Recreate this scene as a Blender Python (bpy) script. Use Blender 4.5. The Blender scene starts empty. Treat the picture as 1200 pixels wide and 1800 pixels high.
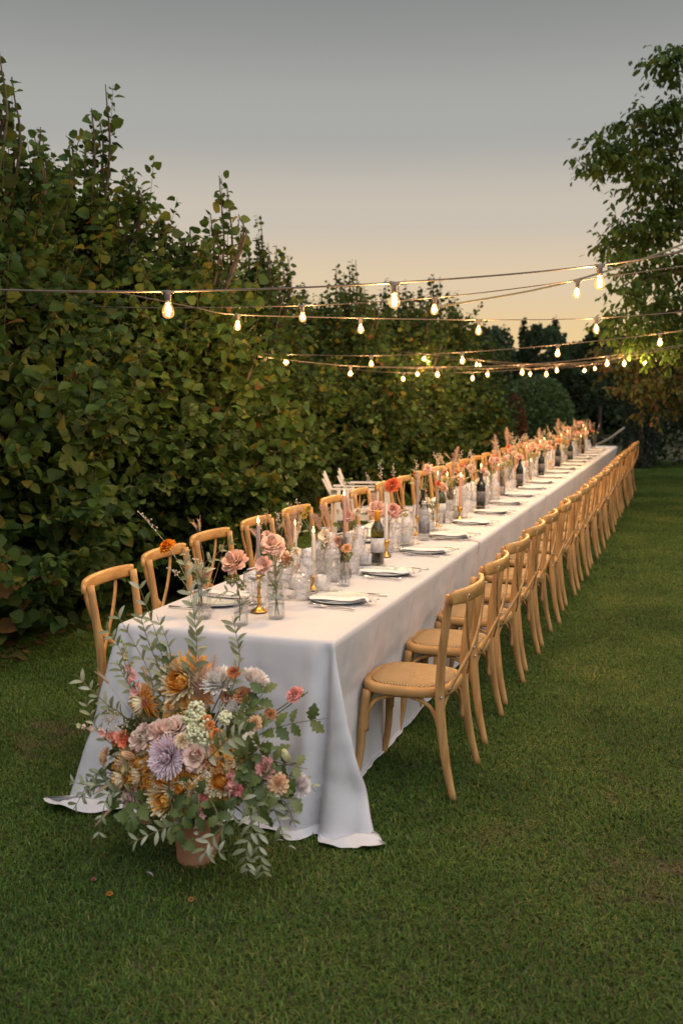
import bpy, math, random
import numpy as np
from mathutils import Vector, Matrix
random.seed(7); RNG = np.random.default_rng(7)
SC = bpy.context.scene; COL = SC.collection
PI = math.pi; R_ = math.radians

# ---------------------------------------------------------------- camera
EYE = 1.71
cd = bpy.data.cameras.new('camera'); cam = bpy.data.objects.new('camera', cd); COL.objects.link(cam)
cam.location = (0, 0, EYE)
cam.rotation_euler = (R_(90 - 6.71), 0, R_(19.24))
cd.sensor_fit = 'VERTICAL'; cd.sensor_height = 36; cd.sensor_width = 24; cd.lens = 35
cd.clip_start = 0.05; cd.clip_end = 2000
cd.dof.use_dof = True; cd.dof.focus_distance = 4.9; cd.dof.aperture_fstop = 3.0
SC.camera = cam

# ---------------------------------------------------------------- sky, light, exposure
w = bpy.data.worlds.new('World'); SC.world = w; w.use_nodes = True
nt = w.node_tree; nt.nodes.clear()
def wn(t, **k):
    n = nt.nodes.new(t)
    for a, b in k.items(): setattr(n, a, b)
    return n
out = wn('ShaderNodeOutputWorld')
tc = wn('ShaderNodeTexCoord'); sep = wn('ShaderNodeSeparateXYZ'); nt.links.new(tc.outputs['Generated'], sep.inputs[0])
def ramp(stops):
    r = wn('ShaderNodeValToRGB'); r.color_ramp.interpolation = 'EASE'
    e = r.color_ramp.elements
    while len(e) < len(stops): e.new(0.5)
    for i, (p, c) in enumerate(stops): e[i].position = p; e[i].color = (*c, 1)
    nt.links.new(sep.outputs[2], r.inputs[0]); return r
# dusk: peach band low in the west, neutral grey-blue above; the eastern half is cooler
west = ramp([(0.0, (.63, .415, .20)), (0.055, (.60, .432, .222)), (0.11, (.53, .42, .285)), (0.17, (.42, .374, .314)), (0.25, (.285, .284, .270)), (0.37, (.178, .184, .182)), (1.0, (.165, .175, .18))])
east = ramp([(0.0, (.25, .255, .27)), (0.3, (.24, .25, .27)), (0.6, (.19, .20, .22)), (1.0, (.165, .175, .18))])
dotn = wn('ShaderNodeVectorMath', operation='DOT_PRODUCT'); nt.links.new(tc.outputs['Generated'], dotn.inputs[0])
dotn.inputs[1].default_value = (math.sin(R_(10)), math.cos(R_(10)), 0)
mr = wn('ShaderNodeMapRange'); mr.interpolation_type = 'SMOOTHSTEP'
mr.inputs[1].default_value = -0.6; mr.inputs[2].default_value = 0.7
nt.links.new(dotn.outputs['Value'], mr.inputs[0])
mix = wn('ShaderNodeMix', data_type='RGBA'); nt.links.new(mr.outputs[0], mix.inputs[0])
nt.links.new(east.outputs[0], mix.inputs[6]); nt.links.new(west.outputs[0], mix.inputs[7])
bg = wn('ShaderNodeBackground'); bg.inputs[1].default_value = 1.0
nt.links.new(mix.outputs[2], bg.inputs[0])
nt.links.new(bg.outputs[0], out.inputs[0])

sd = bpy.data.lights.new('dusk_light', 'SUN'); sun = bpy.data.objects.new('dusk_light', sd); COL.objects.link(sun)
sd.energy = 1.42; sd.angle = R_(75); sd.color = (1.0, .95, .93)
SUNDIR = Vector((.55, -.48, 1.0)).normalized()
sun.rotation_euler = (-SUNDIR).to_track_quat('-Z', 'Y').to_euler()
sun.location = (3, -3, 8)

SC.view_settings.view_transform = 'Standard'; SC.view_settings.look = 'None'
SC.view_settings.exposure = 0.50; SC.view_settings.gamma = 1.0; SC.view_settings.use_curve_mapping = False
SC.render.engine = 'CYCLES'
cy = SC.cycles
cy.use_denoising = True; cy.max_bounces = 6; cy.diffuse_bounces = 3; cy.glossy_bounces = 3
cy.transmission_bounces = 4; cy.transparent_max_bounces = 28; cy.caustics_reflective = False; cy.caustics_refractive = False
cy.sample_clamp_indirect = 4.0; cy.use_light_tree = True

# ---------------------------------------------------------------- picture-to-place helper (measuring only)
F_ = 1750.0; P_ = math.atan(206 / F_); Y_ = math.atan(615 / math.hypot(F_, 206))
FW = Vector((-math.sin(Y_) * math.cos(P_), math.cos(Y_) * math.cos(P_), -math.sin(P_)))
RT = Vector((math.cos(Y_), math.sin(Y_), 0)); UP = RT.cross(FW)
def ray(px, py): return FW * F_ + RT * (px - 600) + UP * (900 - py)
def aty(px, py, Y): d = ray(px, py); return Vector((0, 0, EYE)) + d * (Y / d.y)
def atz(px, py, z): d = ray(px, py); return Vector((0, 0, EYE)) + d * ((z - EYE) / d.z)

# ---------------------------------------------------------------- materials
MATS = {}
def mat(name, col, rough=.6, col2=None, nscale=8, bump=0, bscale=60, metal=0, trans=0, vcol=False, spec=.5, stretch=None, sheen=0, coat=0):
    if name in MATS: return MATS[name]
    m = bpy.data.materials.new(name); m.use_nodes = True; t = m.node_tree; b = t.nodes['Principled BSDF']
    b.inputs['Base Color'].default_value = (*col, 1); b.inputs['Roughness'].default_value = rough
    b.inputs['Metallic'].default_value = metal; b.inputs['Specular IOR Level'].default_value = spec
    if sheen: b.inputs['Sheen Weight'].default_value = sheen
    if coat: b.inputs['Coat Weight'].default_value = coat
    src = None
    tcn = t.nodes.new('ShaderNodeTexCoord'); vec = tcn.outputs['Object']
    if stretch:
        mp = t.nodes.new('ShaderNodeMapping'); mp.inputs['Scale'].default_value = stretch; t.links.new(vec, mp.inputs[0]); vec = mp.outputs[0]
    if vcol:
        a = t.nodes.new('ShaderNodeVertexColor'); a.layer_name = 'Col'; src = a.outputs[0]
    if col2 is not None:
        n = t.nodes.new('ShaderNodeTexNoise'); n.inputs['Scale'].default_value = nscale; n.inputs['Detail'].default_value = 5
        t.links.new(vec, n.inputs[0])
        rr = t.nodes.new('ShaderNodeValToRGB'); rr.color_ramp.elements[0].position = .35; rr.color_ramp.elements[1].position = .68
        rr.color_ramp.elements[0].color = (*col, 1); rr.color_ramp.elements[1].color = (*col2, 1)
        t.links.new(n.outputs[0], rr.inputs[0])
        if src is not None:
            mx = t.nodes.new('ShaderNodeMix'); mx.data_type = 'RGBA'; mx.blend_type = 'MULTIPLY'; mx.inputs[0].default_value = 1
            t.links.new(src, mx.inputs[6]); t.links.new(rr.outputs[0], mx.inputs[7]); src = mx.outputs[2]
        else: src = rr.outputs[0]
    if src is not None: t.links.new(src, b.inputs['Base Color'])
    if bump:
        n2 = t.nodes.new('ShaderNodeTexNoise'); n2.inputs['Scale'].default_value = bscale; n2.inputs['Detail'].default_value = 4
        t.links.new(vec, n2.inputs[0]); bp = t.nodes.new('ShaderNodeBump'); bp.inputs['Strength'].default_value = bump; bp.inputs['Distance'].default_value = .005
        t.links.new(n2.outputs[0], bp.inputs['Height']); t.links.new(bp.outputs[0], b.inputs['Normal'])
    if trans:
        tr = t.nodes.new('ShaderNodeBsdfTranslucent'); ms = t.nodes.new('ShaderNodeMixShader'); ms.inputs[0].default_value = trans
        if src is not None: t.links.new(src, tr.inputs[0])
        else: tr.inputs[0].default_value = (*col, 1)
        t.links.new(b.outputs[0], ms.inputs[1]); t.links.new(tr.outputs[0], ms.inputs[2])
        t.links.new(ms.outputs[0], t.nodes['Material Output'].inputs[0])
    MATS[name] = m; return m

def glass_mat(name, tint=(.95, .96, .97), cut=0., milky=0., dark=0.):
    m = bpy.data.materials.new(name); m.use_nodes = True; t = m.node_tree; t.nodes.remove(t.nodes['Principled BSDF'])
    o = t.nodes['Material Output']
    tr = t.nodes.new('ShaderNodeBsdfTransparent'); tr.inputs[0].default_value = (*tint, 1)
    gl = t.nodes.new('ShaderNodeBsdfGlossy'); gl.inputs['Roughness'].default_value = .06
    lw = t.nodes.new('ShaderNodeLayerWeight'); lw.inputs[0].default_value = .35
    mp = t.nodes.new('ShaderNodeMapRange'); mp.inputs[3].default_value = .05; mp.inputs[4].default_value = .60
    t.links.new(lw.outputs['Facing'], mp.inputs[0])
    mx = t.nodes.new('ShaderNodeMixShader'); t.links.new(mp.outputs[0], mx.inputs[0]); t.links.new(tr.outputs[0], mx.inputs[1]); t.links.new(gl.outputs[0], mx.inputs[2])
    last = mx
    if milky:
        d0 = t.nodes.new('ShaderNodeBsdfDiffuse'); d0.inputs[0].default_value = (.80, .78, .80, 1); d1 = t.nodes.new('ShaderNodeBsdfTranslucent'); d1.inputs[0].default_value = (.6, .58, .60, 1); df = t.nodes.new('ShaderNodeAddShader'); t.links.new(d0.outputs[0], df.inputs[0]); t.links.new(d1.outputs[0], df.inputs[1])
        m2 = t.nodes.new('ShaderNodeMixShader'); m2.inputs[0].default_value = milky
        t.links.new(last.outputs[0], m2.inputs[1]); t.links.new(df.outputs[0], m2.inputs[2]); last = m2
    if cut:
        tcn = t.nodes.new('ShaderNodeTexCoord')
        v = t.nodes.new('ShaderNodeTexVoronoi'); v.inputs['Scale'].default_value = 55; t.links.new(tcn.outputs['Object'], v.inputs[0])
        bp = t.nodes.new('ShaderNodeBump'); bp.inputs['Strength'].default_value = cut; bp.inputs['Distance'].default_value = .01
        t.links.new(v.outputs[0], bp.inputs['Height']); t.links.new(bp.outputs[0], gl.inputs['Normal']); t.links.new(bp.outputs[0], lw.inputs['Normal'])
    t.links.new(last.outputs[0], o.inputs[0]); MATS[name] = m; return m

def emit_mat(name, col, s, sample=False):
    m = bpy.data.materials.new(name); m.use_nodes = True; t = m.node_tree; b = t.nodes['Principled BSDF']
    b.inputs['Base Color'].default_value = (*col, 1); b.inputs['Emission Color'].default_value = (*col, 1); b.inputs['Emission Strength'].default_value = s
    if not sample: m.cycles.emission_sampling = 'NONE'
    return m

# ---------------------------------------------------------------- mesh helpers
class MB:
    def __init__(s): s.v = []; s.f = []; s.c = []
    def add(s, vs, fs, col=None):
        o = len(s.v); s.v += [tuple(p) for p in vs]; s.f += [tuple(i + o for i in f) for f in fs]
        s.c += [(col or (1, 1, 1))] * len(vs) if not isinstance(col, list) else col
        return s
    def mesh(s, name, material, smooth=True):
        me = bpy.data.meshes.new(name); me.from_pydata(s.v, [], s.f)
        if smooth: me.polygons.foreach_set('use_smooth', [True] * len(me.polygons))
        if any(c != (1, 1, 1) for c in s.c):
            a = me.color_attributes.new('Col', 'FLOAT_COLOR', 'POINT'); arr = np.ones((len(s.v), 4), 'f'); arr[:, :3] = np.array(s.c, 'f'); a.data.foreach_set('color', arr.ravel())
        if material: me.materials.append(material)
        me.update(); return me
    def build(s, name, material, parent=None, smooth=True): return ob(name, s.mesh(name, material, smooth), parent)

def ob(name, data, parent=None, loc=None, rot=None, scale=None):
    o = bpy.data.objects.new(name, data); COL.objects.link(o)
    if parent: o.parent = parent
    if loc is not None: o.location = loc
    if rot is not None: o.rotation_euler = rot
    if scale is not None: o.scale = (scale,) * 3 if isinstance(scale, (int, float)) else scale
    return o
def tag(o, label=None, cat=None, group=None, kind=None):
    if label: o['label'] = label
    if cat: o['category'] = cat
    if group: o['group'] = group
    if kind: o['kind'] = kind
    return o
def thing(name, loc, label, cat, group=None, rz=0, rot=None):
    o = ob(name, None, None, loc, rot or (0, 0, rz)); o.empty_display_size = .1; return tag(o, label, cat, group)
def dup(o, parent=None):
    c = o.copy(); COL.objects.link(c); c.parent = parent
    for ch in o.children: dup(ch, c)
    return c
def copy_thing(o, loc, rz, label, scale=1.0):
    c = dup(o); c.location = loc; c.rotation_euler = (0, 0, rz); c['label'] = label; c.scale = (scale,) * 3; return c

def catmull(pts, n=6):
    P = [Vector(p) for p in pts]; P = [P[0] * 2 - P[1]] + P + [P[-1] * 2 - P[-2]]; o = []
    for i in range(1, len(P) - 2):
        for k in range(n):
            t = k / n; a, b, c, d = P[i - 1:i + 3]
            o.append(.5 * ((2 * b) + (c - a) * t + (2 * a - 5 * b + 4 * c - d) * t * t + (3 * b - a - 3 * c + d) * t ** 3))
    o.append(P[-2].copy()); return o
def lerp_list(rs, n):
    return [float(np.interp(i / (n - 1), np.linspace(0, 1, len(rs)), rs)) for i in range(n)]
def tube(mb, pts, radii, seg=8, caps=True, col=None, flat=None, ref=(0, 0, 1)):
    """swept tube; flat=(width, thick) factors with ref direction as the thick axis"""
    pts = [Vector(p) for p in pts]; n = len(pts)
    if isinstance(radii, (int, float)): radii = [radii] * n
    elif len(radii) != n: radii = lerp_list(radii, n)
    vs = []; up = None
    for i, p in enumerate(pts):
        d = (pts[min(i + 1, n - 1)] - pts[max(i - 1, 0)]).normalized()
        if flat or up is None:
            r = Vector(ref)
            if abs(r.dot(d)) > .97: r = Vector((1, 0, 0)) if abs(d.x) < .9 else Vector((0, 1, 0))
            a = d.cross(r).normalized()
        else:
            a = (up - d * up.dot(d)).normalized()
        b = d.cross(a).normalized(); up = a
        fa, fb = flat if flat else (1, 1)
        for k in range(seg):
            t = 2 * PI * k / seg; ct, st = math.cos(t), math.sin(t)
            if flat: ct = math.copysign(abs(ct) ** .6, ct); st = math.copysign(abs(st) ** .6, st)
            vs.append(p + (a * ct * fa + b * st * fb) * radii[i])
    fs = [(i * seg + k, i * seg + (k + 1) % seg, (i + 1) * seg + (k + 1) % seg, (i + 1) * seg + k) for i in range(n - 1) for k in range(seg)]
    if caps: fs += [tuple(range(seg))[::-1], tuple((n - 1) * seg + k for k in range(seg))]
    mb.add(vs, fs, col); return mb
def lathe(mb, prof, seg=20, flute=0, nfl=12, col=None, origin=(0, 0, 0), flz=None):
    ox, oy, oz = origin; vs = []
    for (r, z) in prof:
        for k in range(seg):
            t = 2 * PI * k / seg; f = 1.0
            if flute and (flz is None or flz[0] <= z <= flz[1]): f = 1 - flute * (k % 2)
            vs.append((ox + r * f * math.cos(t), oy + r * f * math.sin(t), oz + z))
    n = len(prof)
    fs = [(i * seg + k, i * seg + (k + 1) % seg, (i + 1) * seg + (k + 1) % seg, (i + 1) * seg + k) for i in range(n - 1) for k in range(seg)]
    if prof[0][0] > 1e-4: fs.append(tuple(range(seg))[::-1])
    mb.add(vs, fs, col); return mb
def box(mb, c, s, col=None):
    x, y, z = c; a, b, d = s[0] / 2, s[1] / 2, s[2] / 2
    vs = [(x + i * a, y + j * b, z + k * d) for i in (-1, 1) for j in (-1, 1) for k in (-1, 1)]
    mb.add(vs, [(0, 1, 3, 2), (4, 6, 7, 5), (0, 4, 5, 1), (2, 3, 7, 6), (0, 2, 6, 4), (1, 5, 7, 3)], col); return mb
def ball(mb, c, r, seg=8, rings=5, col=None, sc=(1, 1, 1)):
    vs = []
    for i in range(rings + 1):
        a = PI * i / rings; rr = max(math.sin(a), 1e-3)
        for k in range(seg):
            t = 2 * PI * k / seg; vs.append((c[0] + r * sc[0] * rr * math.cos(t), c[1] + r * sc[1] * rr * math.sin(t), c[2] + r * sc[2] * math.cos(a)))
    mb.add(vs, [(i * seg + k, (i + 1) * seg + k, (i + 1) * seg + (k + 1) % seg, i * seg + (k + 1) % seg) for i in range(rings) for k in range(seg)], col); return mb

def np_mesh(name, V, F, C, material, smooth=False):
    """V (n,3), F (m,k) same-size faces, C (n,3) colours"""
    me = bpy.data.meshes.new(name); n = len(V); m, k = F.shape
    me.vertices.add(n); me.vertices.foreach_set('co', V.astype('f').ravel())
    me.loops.add(m * k); me.loops.foreach_set('vertex_index', F.astype('i').ravel())
    me.polygons.add(m); me.polygons.foreach_set('loop_start', (np.arange(m) * k).astype('i')); me.polygons.foreach_set('loop_total', np.full(m, k, 'i'))
    if smooth: me.polygons.foreach_set('use_smooth', np.ones(m, bool))
    if C is not None:
        a = me.color_attributes.new('Col', 'FLOAT_COLOR', 'POINT'); arr = np.ones((n, 4), 'f'); arr[:, :3] = C; a.data.foreach_set('color', arr.ravel())
    me.materials.append(material); me.update(calc_edges=True); me.validate(); return me

ORDS = 'first second third fourth fifth sixth seventh eighth ninth tenth eleventh twelfth thirteenth fourteenth fifteenth sixteenth seventeenth eighteenth nineteenth twentieth'.split() + ['twenty-' + x for x in 'first second third fourth fifth sixth seventh eighth ninth'.split()] + ['thirtieth'] + ['thirty-' + x for x in 'first second third fourth fifth sixth seventh eighth ninth'.split()] + ['fortieth'] + ['forty-' + x for x in 'first second third fourth fifth sixth seventh eighth ninth'.split()]
# ================================================================ SETTING: ground and grass
def lawn_material():
    m = bpy.data.materials.new('lawn_soil'); m.use_nodes = True; t = m.node_tree; b = t.nodes['Principled BSDF']; b.inputs['Roughness'].default_value = .95
    g = t.nodes.new('ShaderNodeNewGeometry')
    n = t.nodes.new('ShaderNodeTexNoise'); n.inputs['Scale'].default_value = 1.3; n.inputs['Detail'].default_value = 8; t.links.new(g.outputs['Position'], n.inputs[0])
    r = t.nodes.new('ShaderNodeValToRGB'); r.color_ramp.elements[0].position = .35; r.color_ramp.elements[1].position = .7
    r.color_ramp.elements[0].color = (.035, .045, .014, 1); r.color_ramp.elements[1].color = (.075, .060, .028, 1)
    t.links.new(n.outputs[0], r.inputs[0]); t.links.new(r.outputs[0], b.inputs['Base Color'])
    return m
def grass_material():
    m = bpy.data.materials.new('grass_blade'); m.use_nodes = True; t = m.node_tree; b = t.nodes['Principled BSDF']
    b.inputs['Roughness'].default_value = .55; b.inputs['Specular IOR Level'].default_value = .3
    g = t.nodes.new('ShaderNodeNewGeometry'); vc = t.nodes.new('ShaderNodeVertexColor'); vc.layer_name = 'Col'
    n = t.nodes.new('ShaderNodeTexNoise'); n.inputs['Scale'].default_value = 1.1; n.inputs['Detail'].default_value = 7; n.inputs['Roughness'].default_value = .62; t.links.new(g.outputs['Position'], n.inputs[0])
    r = t.nodes.new('ShaderNodeValToRGB'); e = r.color_ramp.elements
    e[0].position = .36; e[0].color = (.50, .66, .38, 1); e[1].position = .52; e[1].color = (.88, .97, .66, 1)
    x = e.new(.62); x.color = (1.15, 1.10, .85, 1); x = e.new(.72); x.color = (1.75, 1.35, 1.15, 1)
    t.links.new(n.outputs[0], r.inputs[0])
    mx = t.nodes.new('ShaderNodeMix'); mx.data_type = 'RGBA'; mx.blend_type = 'MULTIPLY'; mx.inputs[0].default_value = 1
    t.links.new(vc.outputs[0], mx.inputs[6]); t.links.new(r.outputs[0], mx.inputs[7])
    # one worn, dry patch beside the chairs and one by the pot
    last = mx.outputs[2]
    for (cx, cy, rad) in ((-.06, 3.52, .10), (.08, 3.72, .02), (-3.0, 4.1, .18), (-.25, 4.35, -.05), (-.62, 3.72, -.02), (-3.6, 6.6, .25)):
        vm = t.nodes.new('ShaderNodeVectorMath'); vm.operation = 'DISTANCE'; vm.inputs[1].default_value = (cx, cy, 0); t.links.new(g.outputs['Position'], vm.inputs[0])
        nn = t.nodes.new('ShaderNodeTexNoise'); nn.inputs['Scale'].default_value = 7; nn.inputs['Detail'].default_value = 5; t.links.new(g.outputs['Position'], nn.inputs[0])
        ma = t.nodes.new('ShaderNodeMath'); ma.operation = 'MULTIPLY_ADD'; ma.inputs[1].default_value = 1.3; t.links.new(nn.outputs[0], ma.inputs[0]); t.links.new(vm.outputs['Value'], ma.inputs[2])
        mr = t.nodes.new('ShaderNodeMapRange'); mr.inputs[1].default_value = rad + .78; mr.inputs[2].default_value = rad + .42; mr.inputs[4].default_value = .75; t.links.new(ma.outputs[0], mr.inputs[0])
        m2 = t.nodes.new('ShaderNodeMix'); m2.data_type = 'RGBA'; t.links.new(mr.outputs[0], m2.inputs[0]); t.links.new(last, m2.inputs[6]); m2.inputs[7].default_value = (.155, .115, .060, 1)
        last = m2.outputs[2]
    t.links.new(last, b.inputs['Base Color'])
    tr = t.nodes.new('ShaderNodeBsdfTranslucent'); t.links.new(last, tr.inputs[0]); ms = t.nodes.new('ShaderNodeMixShader'); ms.inputs[0].default_value = .25
    t.links.new(b.outputs[0], ms.inputs[1]); t.links.new(tr.outputs[0], ms.inputs[2]); t.links.new(ms.outputs[0], t.nodes['Material Output'].inputs[0])
    return m
mb = MB(); mb.add([(-400, -60, 0), (400, -60, 0), (400, 600, 0), (-400, 600, 0)], [(0, 1, 2, 3)])
tag(mb.build('lawn', lawn_material()), kind='structure')

def grass_tile(n, h, wd, seed):
    r = np.random.default_rng(seed)
    P = np.zeros((n, 3)); P[:, :2] = r.random((n, 2)) - .5
    a = r.random(n) * 2 * PI; lean = .3 + r.random(n) * 1.5; L = h * (.55 + .7 * r.random(n))
    d = np.stack([np.cos(a), np.sin(a), np.zeros(n)], 1); s = np.stack([-np.sin(a + r.normal(0, .5, n)), np.cos(a), np.zeros(n)], 1)
    W = wd * (.7 + .6 * r.random(n))
    m_ = P + d * (L * lean * .35)[:, None]; m_[:, 2] = L * .6
    t_ = P + d * (L * lean)[:, None]; t_[:, 2] = L * np.maximum(1.0 - .45 * (lean - .25), .25)
    V = np.stack([P - s * W[:, None] / 2, P + s * W[:, None] / 2, m_ + s * W[:, None] * .42, m_ - s * W[:, None] * .42, t_], 1)
    b = np.arange(n)[:, None] * 5
    F = np.concatenate([b + [0, 1, 2], b + [0, 2, 3], b + [3, 2, 4]], 0)
    base = np.array([[.100, .165, .036], [.130, .190, .044], [.075, .130, .030], [.180, .190, .064], [.27, .22, .11]])
    k = r.choice(5, n, p=[.38, .26, .22, .10, .04]); c = base[k] * (.68 + .46 * r.random((n, 1))) * [.93, 1, .9]
    return np_mesh('grass_tile', V.reshape(-1, 3), F, np.repeat(c, 5, 0), GRASS, False)
GRASS = grass_material()
tiles = [bpy.data.objects.new('grass_tile', grass_tile(17000, .026, .0038, s)) for s in (1, 2)] + [bpy.data.objects.new('grass_tile', grass_tile(10000, .028, .0060, 3))]
pts, rots, idx = [], [], []
for iy in range(1, 27):
    for ix in range(-9, 8):
        y = iy + .5; x = ix + .5
        if x < -.80 * y - 2.2 or x > .06 * y + 2.0 or x < -4.35 - .06 * y: continue
        pts.append((x, y, 0)); rots.append((0, 0, random.randrange(4) * PI / 2)); idx.append(random.randrange(2) if y < 9 else 2)
gm = bpy.data.meshes.new('grass'); gm.from_pydata(pts, [], [])
a = gm.attributes.new('rot', 'FLOAT_VECTOR', 'POINT'); a.data.foreach_set('vector', np.array(rots, 'f').ravel())
a = gm.attributes.new('pick', 'INT', 'POINT'); a.data.foreach_set('value', np.array(idx, 'i'))
go = ob('grass', gm); tag(go, 'short mown green lawn grass with dry brown patches', 'grass', kind='stuff')
ng = bpy.data.node_groups.new('grass_spread', 'GeometryNodeTree')
ng.interface.new_socket('Geometry', in_out='INPUT', socket_type='NodeSocketGeometry'); ng.interface.new_socket('Geometry', in_out='OUTPUT', socket_type='NodeSocketGeometry')
gi = ng.nodes.new('NodeGroupInput'); gout = ng.nodes.new('NodeGroupOutput'); iop = ng.nodes.new('GeometryNodeInstanceOnPoints'); jn = ng.nodes.new('GeometryNodeJoinGeometry')
for tl in reversed(tiles):
    oi = ng.nodes.new('GeometryNodeObjectInfo'); oi.inputs[0].default_value = tl; oi.inputs['As Instance'].default_value = True
    ng.links.new(oi.outputs['Geometry'], jn.inputs[0])
na = ng.nodes.new('GeometryNodeInputNamedAttribute'); na.data_type = 'FLOAT_VECTOR'; na.inputs[0].default_value = 'rot'
nb = ng.nodes.new('GeometryNodeInputNamedAttribute'); nb.data_type = 'INT'; nb.inputs[0].default_value = 'pick'
ng.links.new(gi.outputs[0], iop.inputs['Points']); ng.links.new(jn.outputs[0], iop.inputs['Instance']); iop.inputs['Pick Instance'].default_value = True
ng.links.new(nb.outputs['Attribute'], iop.inputs['Instance Index']); ng.links.new(na.outputs['Attribute'], iop.inputs['Rotation'])
ng.links.new(iop.outputs[0], gout.inputs[0])
md = go.modifiers.new('spread', 'NODES'); md.node_group = ng

# ================================================================ foliage
LEAF = mat('leaf', (1, 1, 1), .62, vcol=True, trans=.42, spec=.28)
BARK = mat('bark', (.060, .045, .030), .9, (.11, .085, .06), 14, .6, 40)
def nrm(a): return a / np.maximum(np.linalg.norm(a, axis=1, keepdims=True), 1e-9)
ROUND = np.array([(0, .04, 0), (-.36, .10, .05), (-.50, .46, .10), (-.30, .82, .02), (0, 1.07, -.16), (.27, .84, .0), (.46, .46, .13), (.36, .08, .02), (0, .5, -.04)])
ROUNDF = np.array([(0, 8, 1), (1, 8, 2), (2, 8, 3), (3, 8, 4), (4, 8, 5), (5, 8, 6), (6, 8, 7), (7, 8, 0)])
LOW = np.array([(0, 0, 0), (-.46, .38, .04), (-.30, .85, 0), (0, 1.05, -.08), (.30, .85, 0), (.46, .38, .04)])
LOWF = np.array([(0, 3, 2), (0, 2, 1), (0, 4, 3), (0, 5, 4)])
LONG = np.array([(0, 0, 0), (-.22, .35, .03), (-.22, .75, .0), (0, 1.08, -.08), (.22, .75, 0), (.22, .35, .03)])
def leaves(P, A, N, S, C, tpl, fcs):
    A = nrm(A); X = nrm(np.cross(A, N)); Z = np.cross(X, A); n = len(P); k = len(tpl)
    V = P[:, None] + S[:, None, None] * (tpl[None, :, 0:1] * X[:, None] + tpl[None, :, 1:2] * A[:, None] + tpl[None, :, 2:3] * Z[:, None])
    F = (np.arange(n)[:, None, None] * k + fcs[None]).reshape(-1, 3)
    return V.reshape(-1, 3), F, np.repeat(C, k, 0)
GREENS = np.array([(.052, .100, .020), (.070, .120, .023), (.036, .070, .018), (.102, .142, .027), (.16, .155, .028), (.16, .085, .026)])
def leafcols(n, r, pal=GREENS, p=(.30, .28, .24, .11, .05, .02)):
    return pal[r.choice(len(pal), n, p=p)] * (.75 + .5 * r.random((n, 1)))
def tree(name, label, cat, base, leafdata, trunks, group=None, tpl=ROUND, fcs=ROUNDF, single=0, lmat=None, twigs=()):
    """leafdata = P, A, N, S, C; trunks = list of (pts, radii)"""
    lmat = lmat or LEAF
    t = thing(name, base, label, cat, group); b = Vector(base)
    for i, (pts, rad) in enumerate(trunks):
        m = MB(); tube(m, [Vector(p) - b for p in catmull(pts, 4)], rad, 7); m.build('trunk' if i == 0 else 'branch', BARK, t)
    P, A, N, S, C = leafdata; P = P - np.array(base)
    if len(twigs):
        m = MB()
        for pts in twigs: tube(m, [Vector(q) - b for q in pts], [.0048, .0016], 3, False)
        m.build('twigs', BARK, t)['kind'] = 'stuff'
    if single:
        d = np.linalg.norm(P + np.array(base) - np.array([0, 0, EYE]), axis=1) + 1.2 * np.random.default_rng(3).random(len(P)); o = np.argsort(d); near, rest = o[:single], o[single:]
        protos = []
        for k in range(10):
            me = np_mesh('leaf', *(lambda v, f, c: (v, f, c))(*leaves(np.zeros((1, 3)), np.array([[0, 1., 0]]), np.array([[0, 0, 1.]]), np.array([1.]), C[near[k]][None], tpl, fcs)), lmat, True)
            protos.append(me)
        An = nrm(A[near]); X = nrm(np.cross(An, N[near])); Z = np.cross(X, An)
        for q, i in enumerate(near):
            mt = Matrix(((X[q][0], An[q][0], Z[q][0]), (X[q][1], An[q][1], Z[q][1]), (X[q][2], An[q][2], Z[q][2])))
            o_ = ob('leaf', protos[q % 10], t, P[i]); o_.rotation_euler = mt.to_euler(); o_.scale = (S[i],) * 3
        P, A, N, S, C = P[rest], A[rest], N[rest], S[rest], C[rest]
    V, F, Cc = leaves(P, A, N, S, C, tpl, fcs)
    lf = ob('leaves', np_mesh('leaves', V, F, Cc, lmat, True), t); lf['kind'] = 'stuff'
    return t
def shoot_leaves(starts, dirs, lens, step, r, size, droop=.5):
    """alternate leaves along straight-ish shoots"""
    P, A, N, S = [], [], [], []
    for s, d, L in zip(starts, dirs, lens):
        n = max(3, int(L / step)); t = (np.arange(n) + .5) / n
        pos = s + d * (t * L)[:, None]; pos[:, 2] -= .12 * L * t * t * (1 - abs(d[2]))
        ang = np.arange(n) * 2.4 + r.random() * 6
        h = np.stack([np.cos(ang), np.sin(ang), np.zeros(n)], 1)
        ax = h * .8 + d * .35 + r.normal(0, .28, (n, 3)); ax[:, 2] -= droop * (.3 + r.random(n))
        nn = np.stack([h[:, 0] * .8, h[:, 1] * .8, .75 * np.ones(n)], 1) + r.normal(0, .62, (n, 3))
        P.append(pos + h * .012); A.append(ax); N.append(nn); S.append(size * (.50 + .68 * r.random(n)) * (1.05 - .35 * t ** 3))
    return [np.concatenate(q) for q in (P, A, N, S)]
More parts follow.
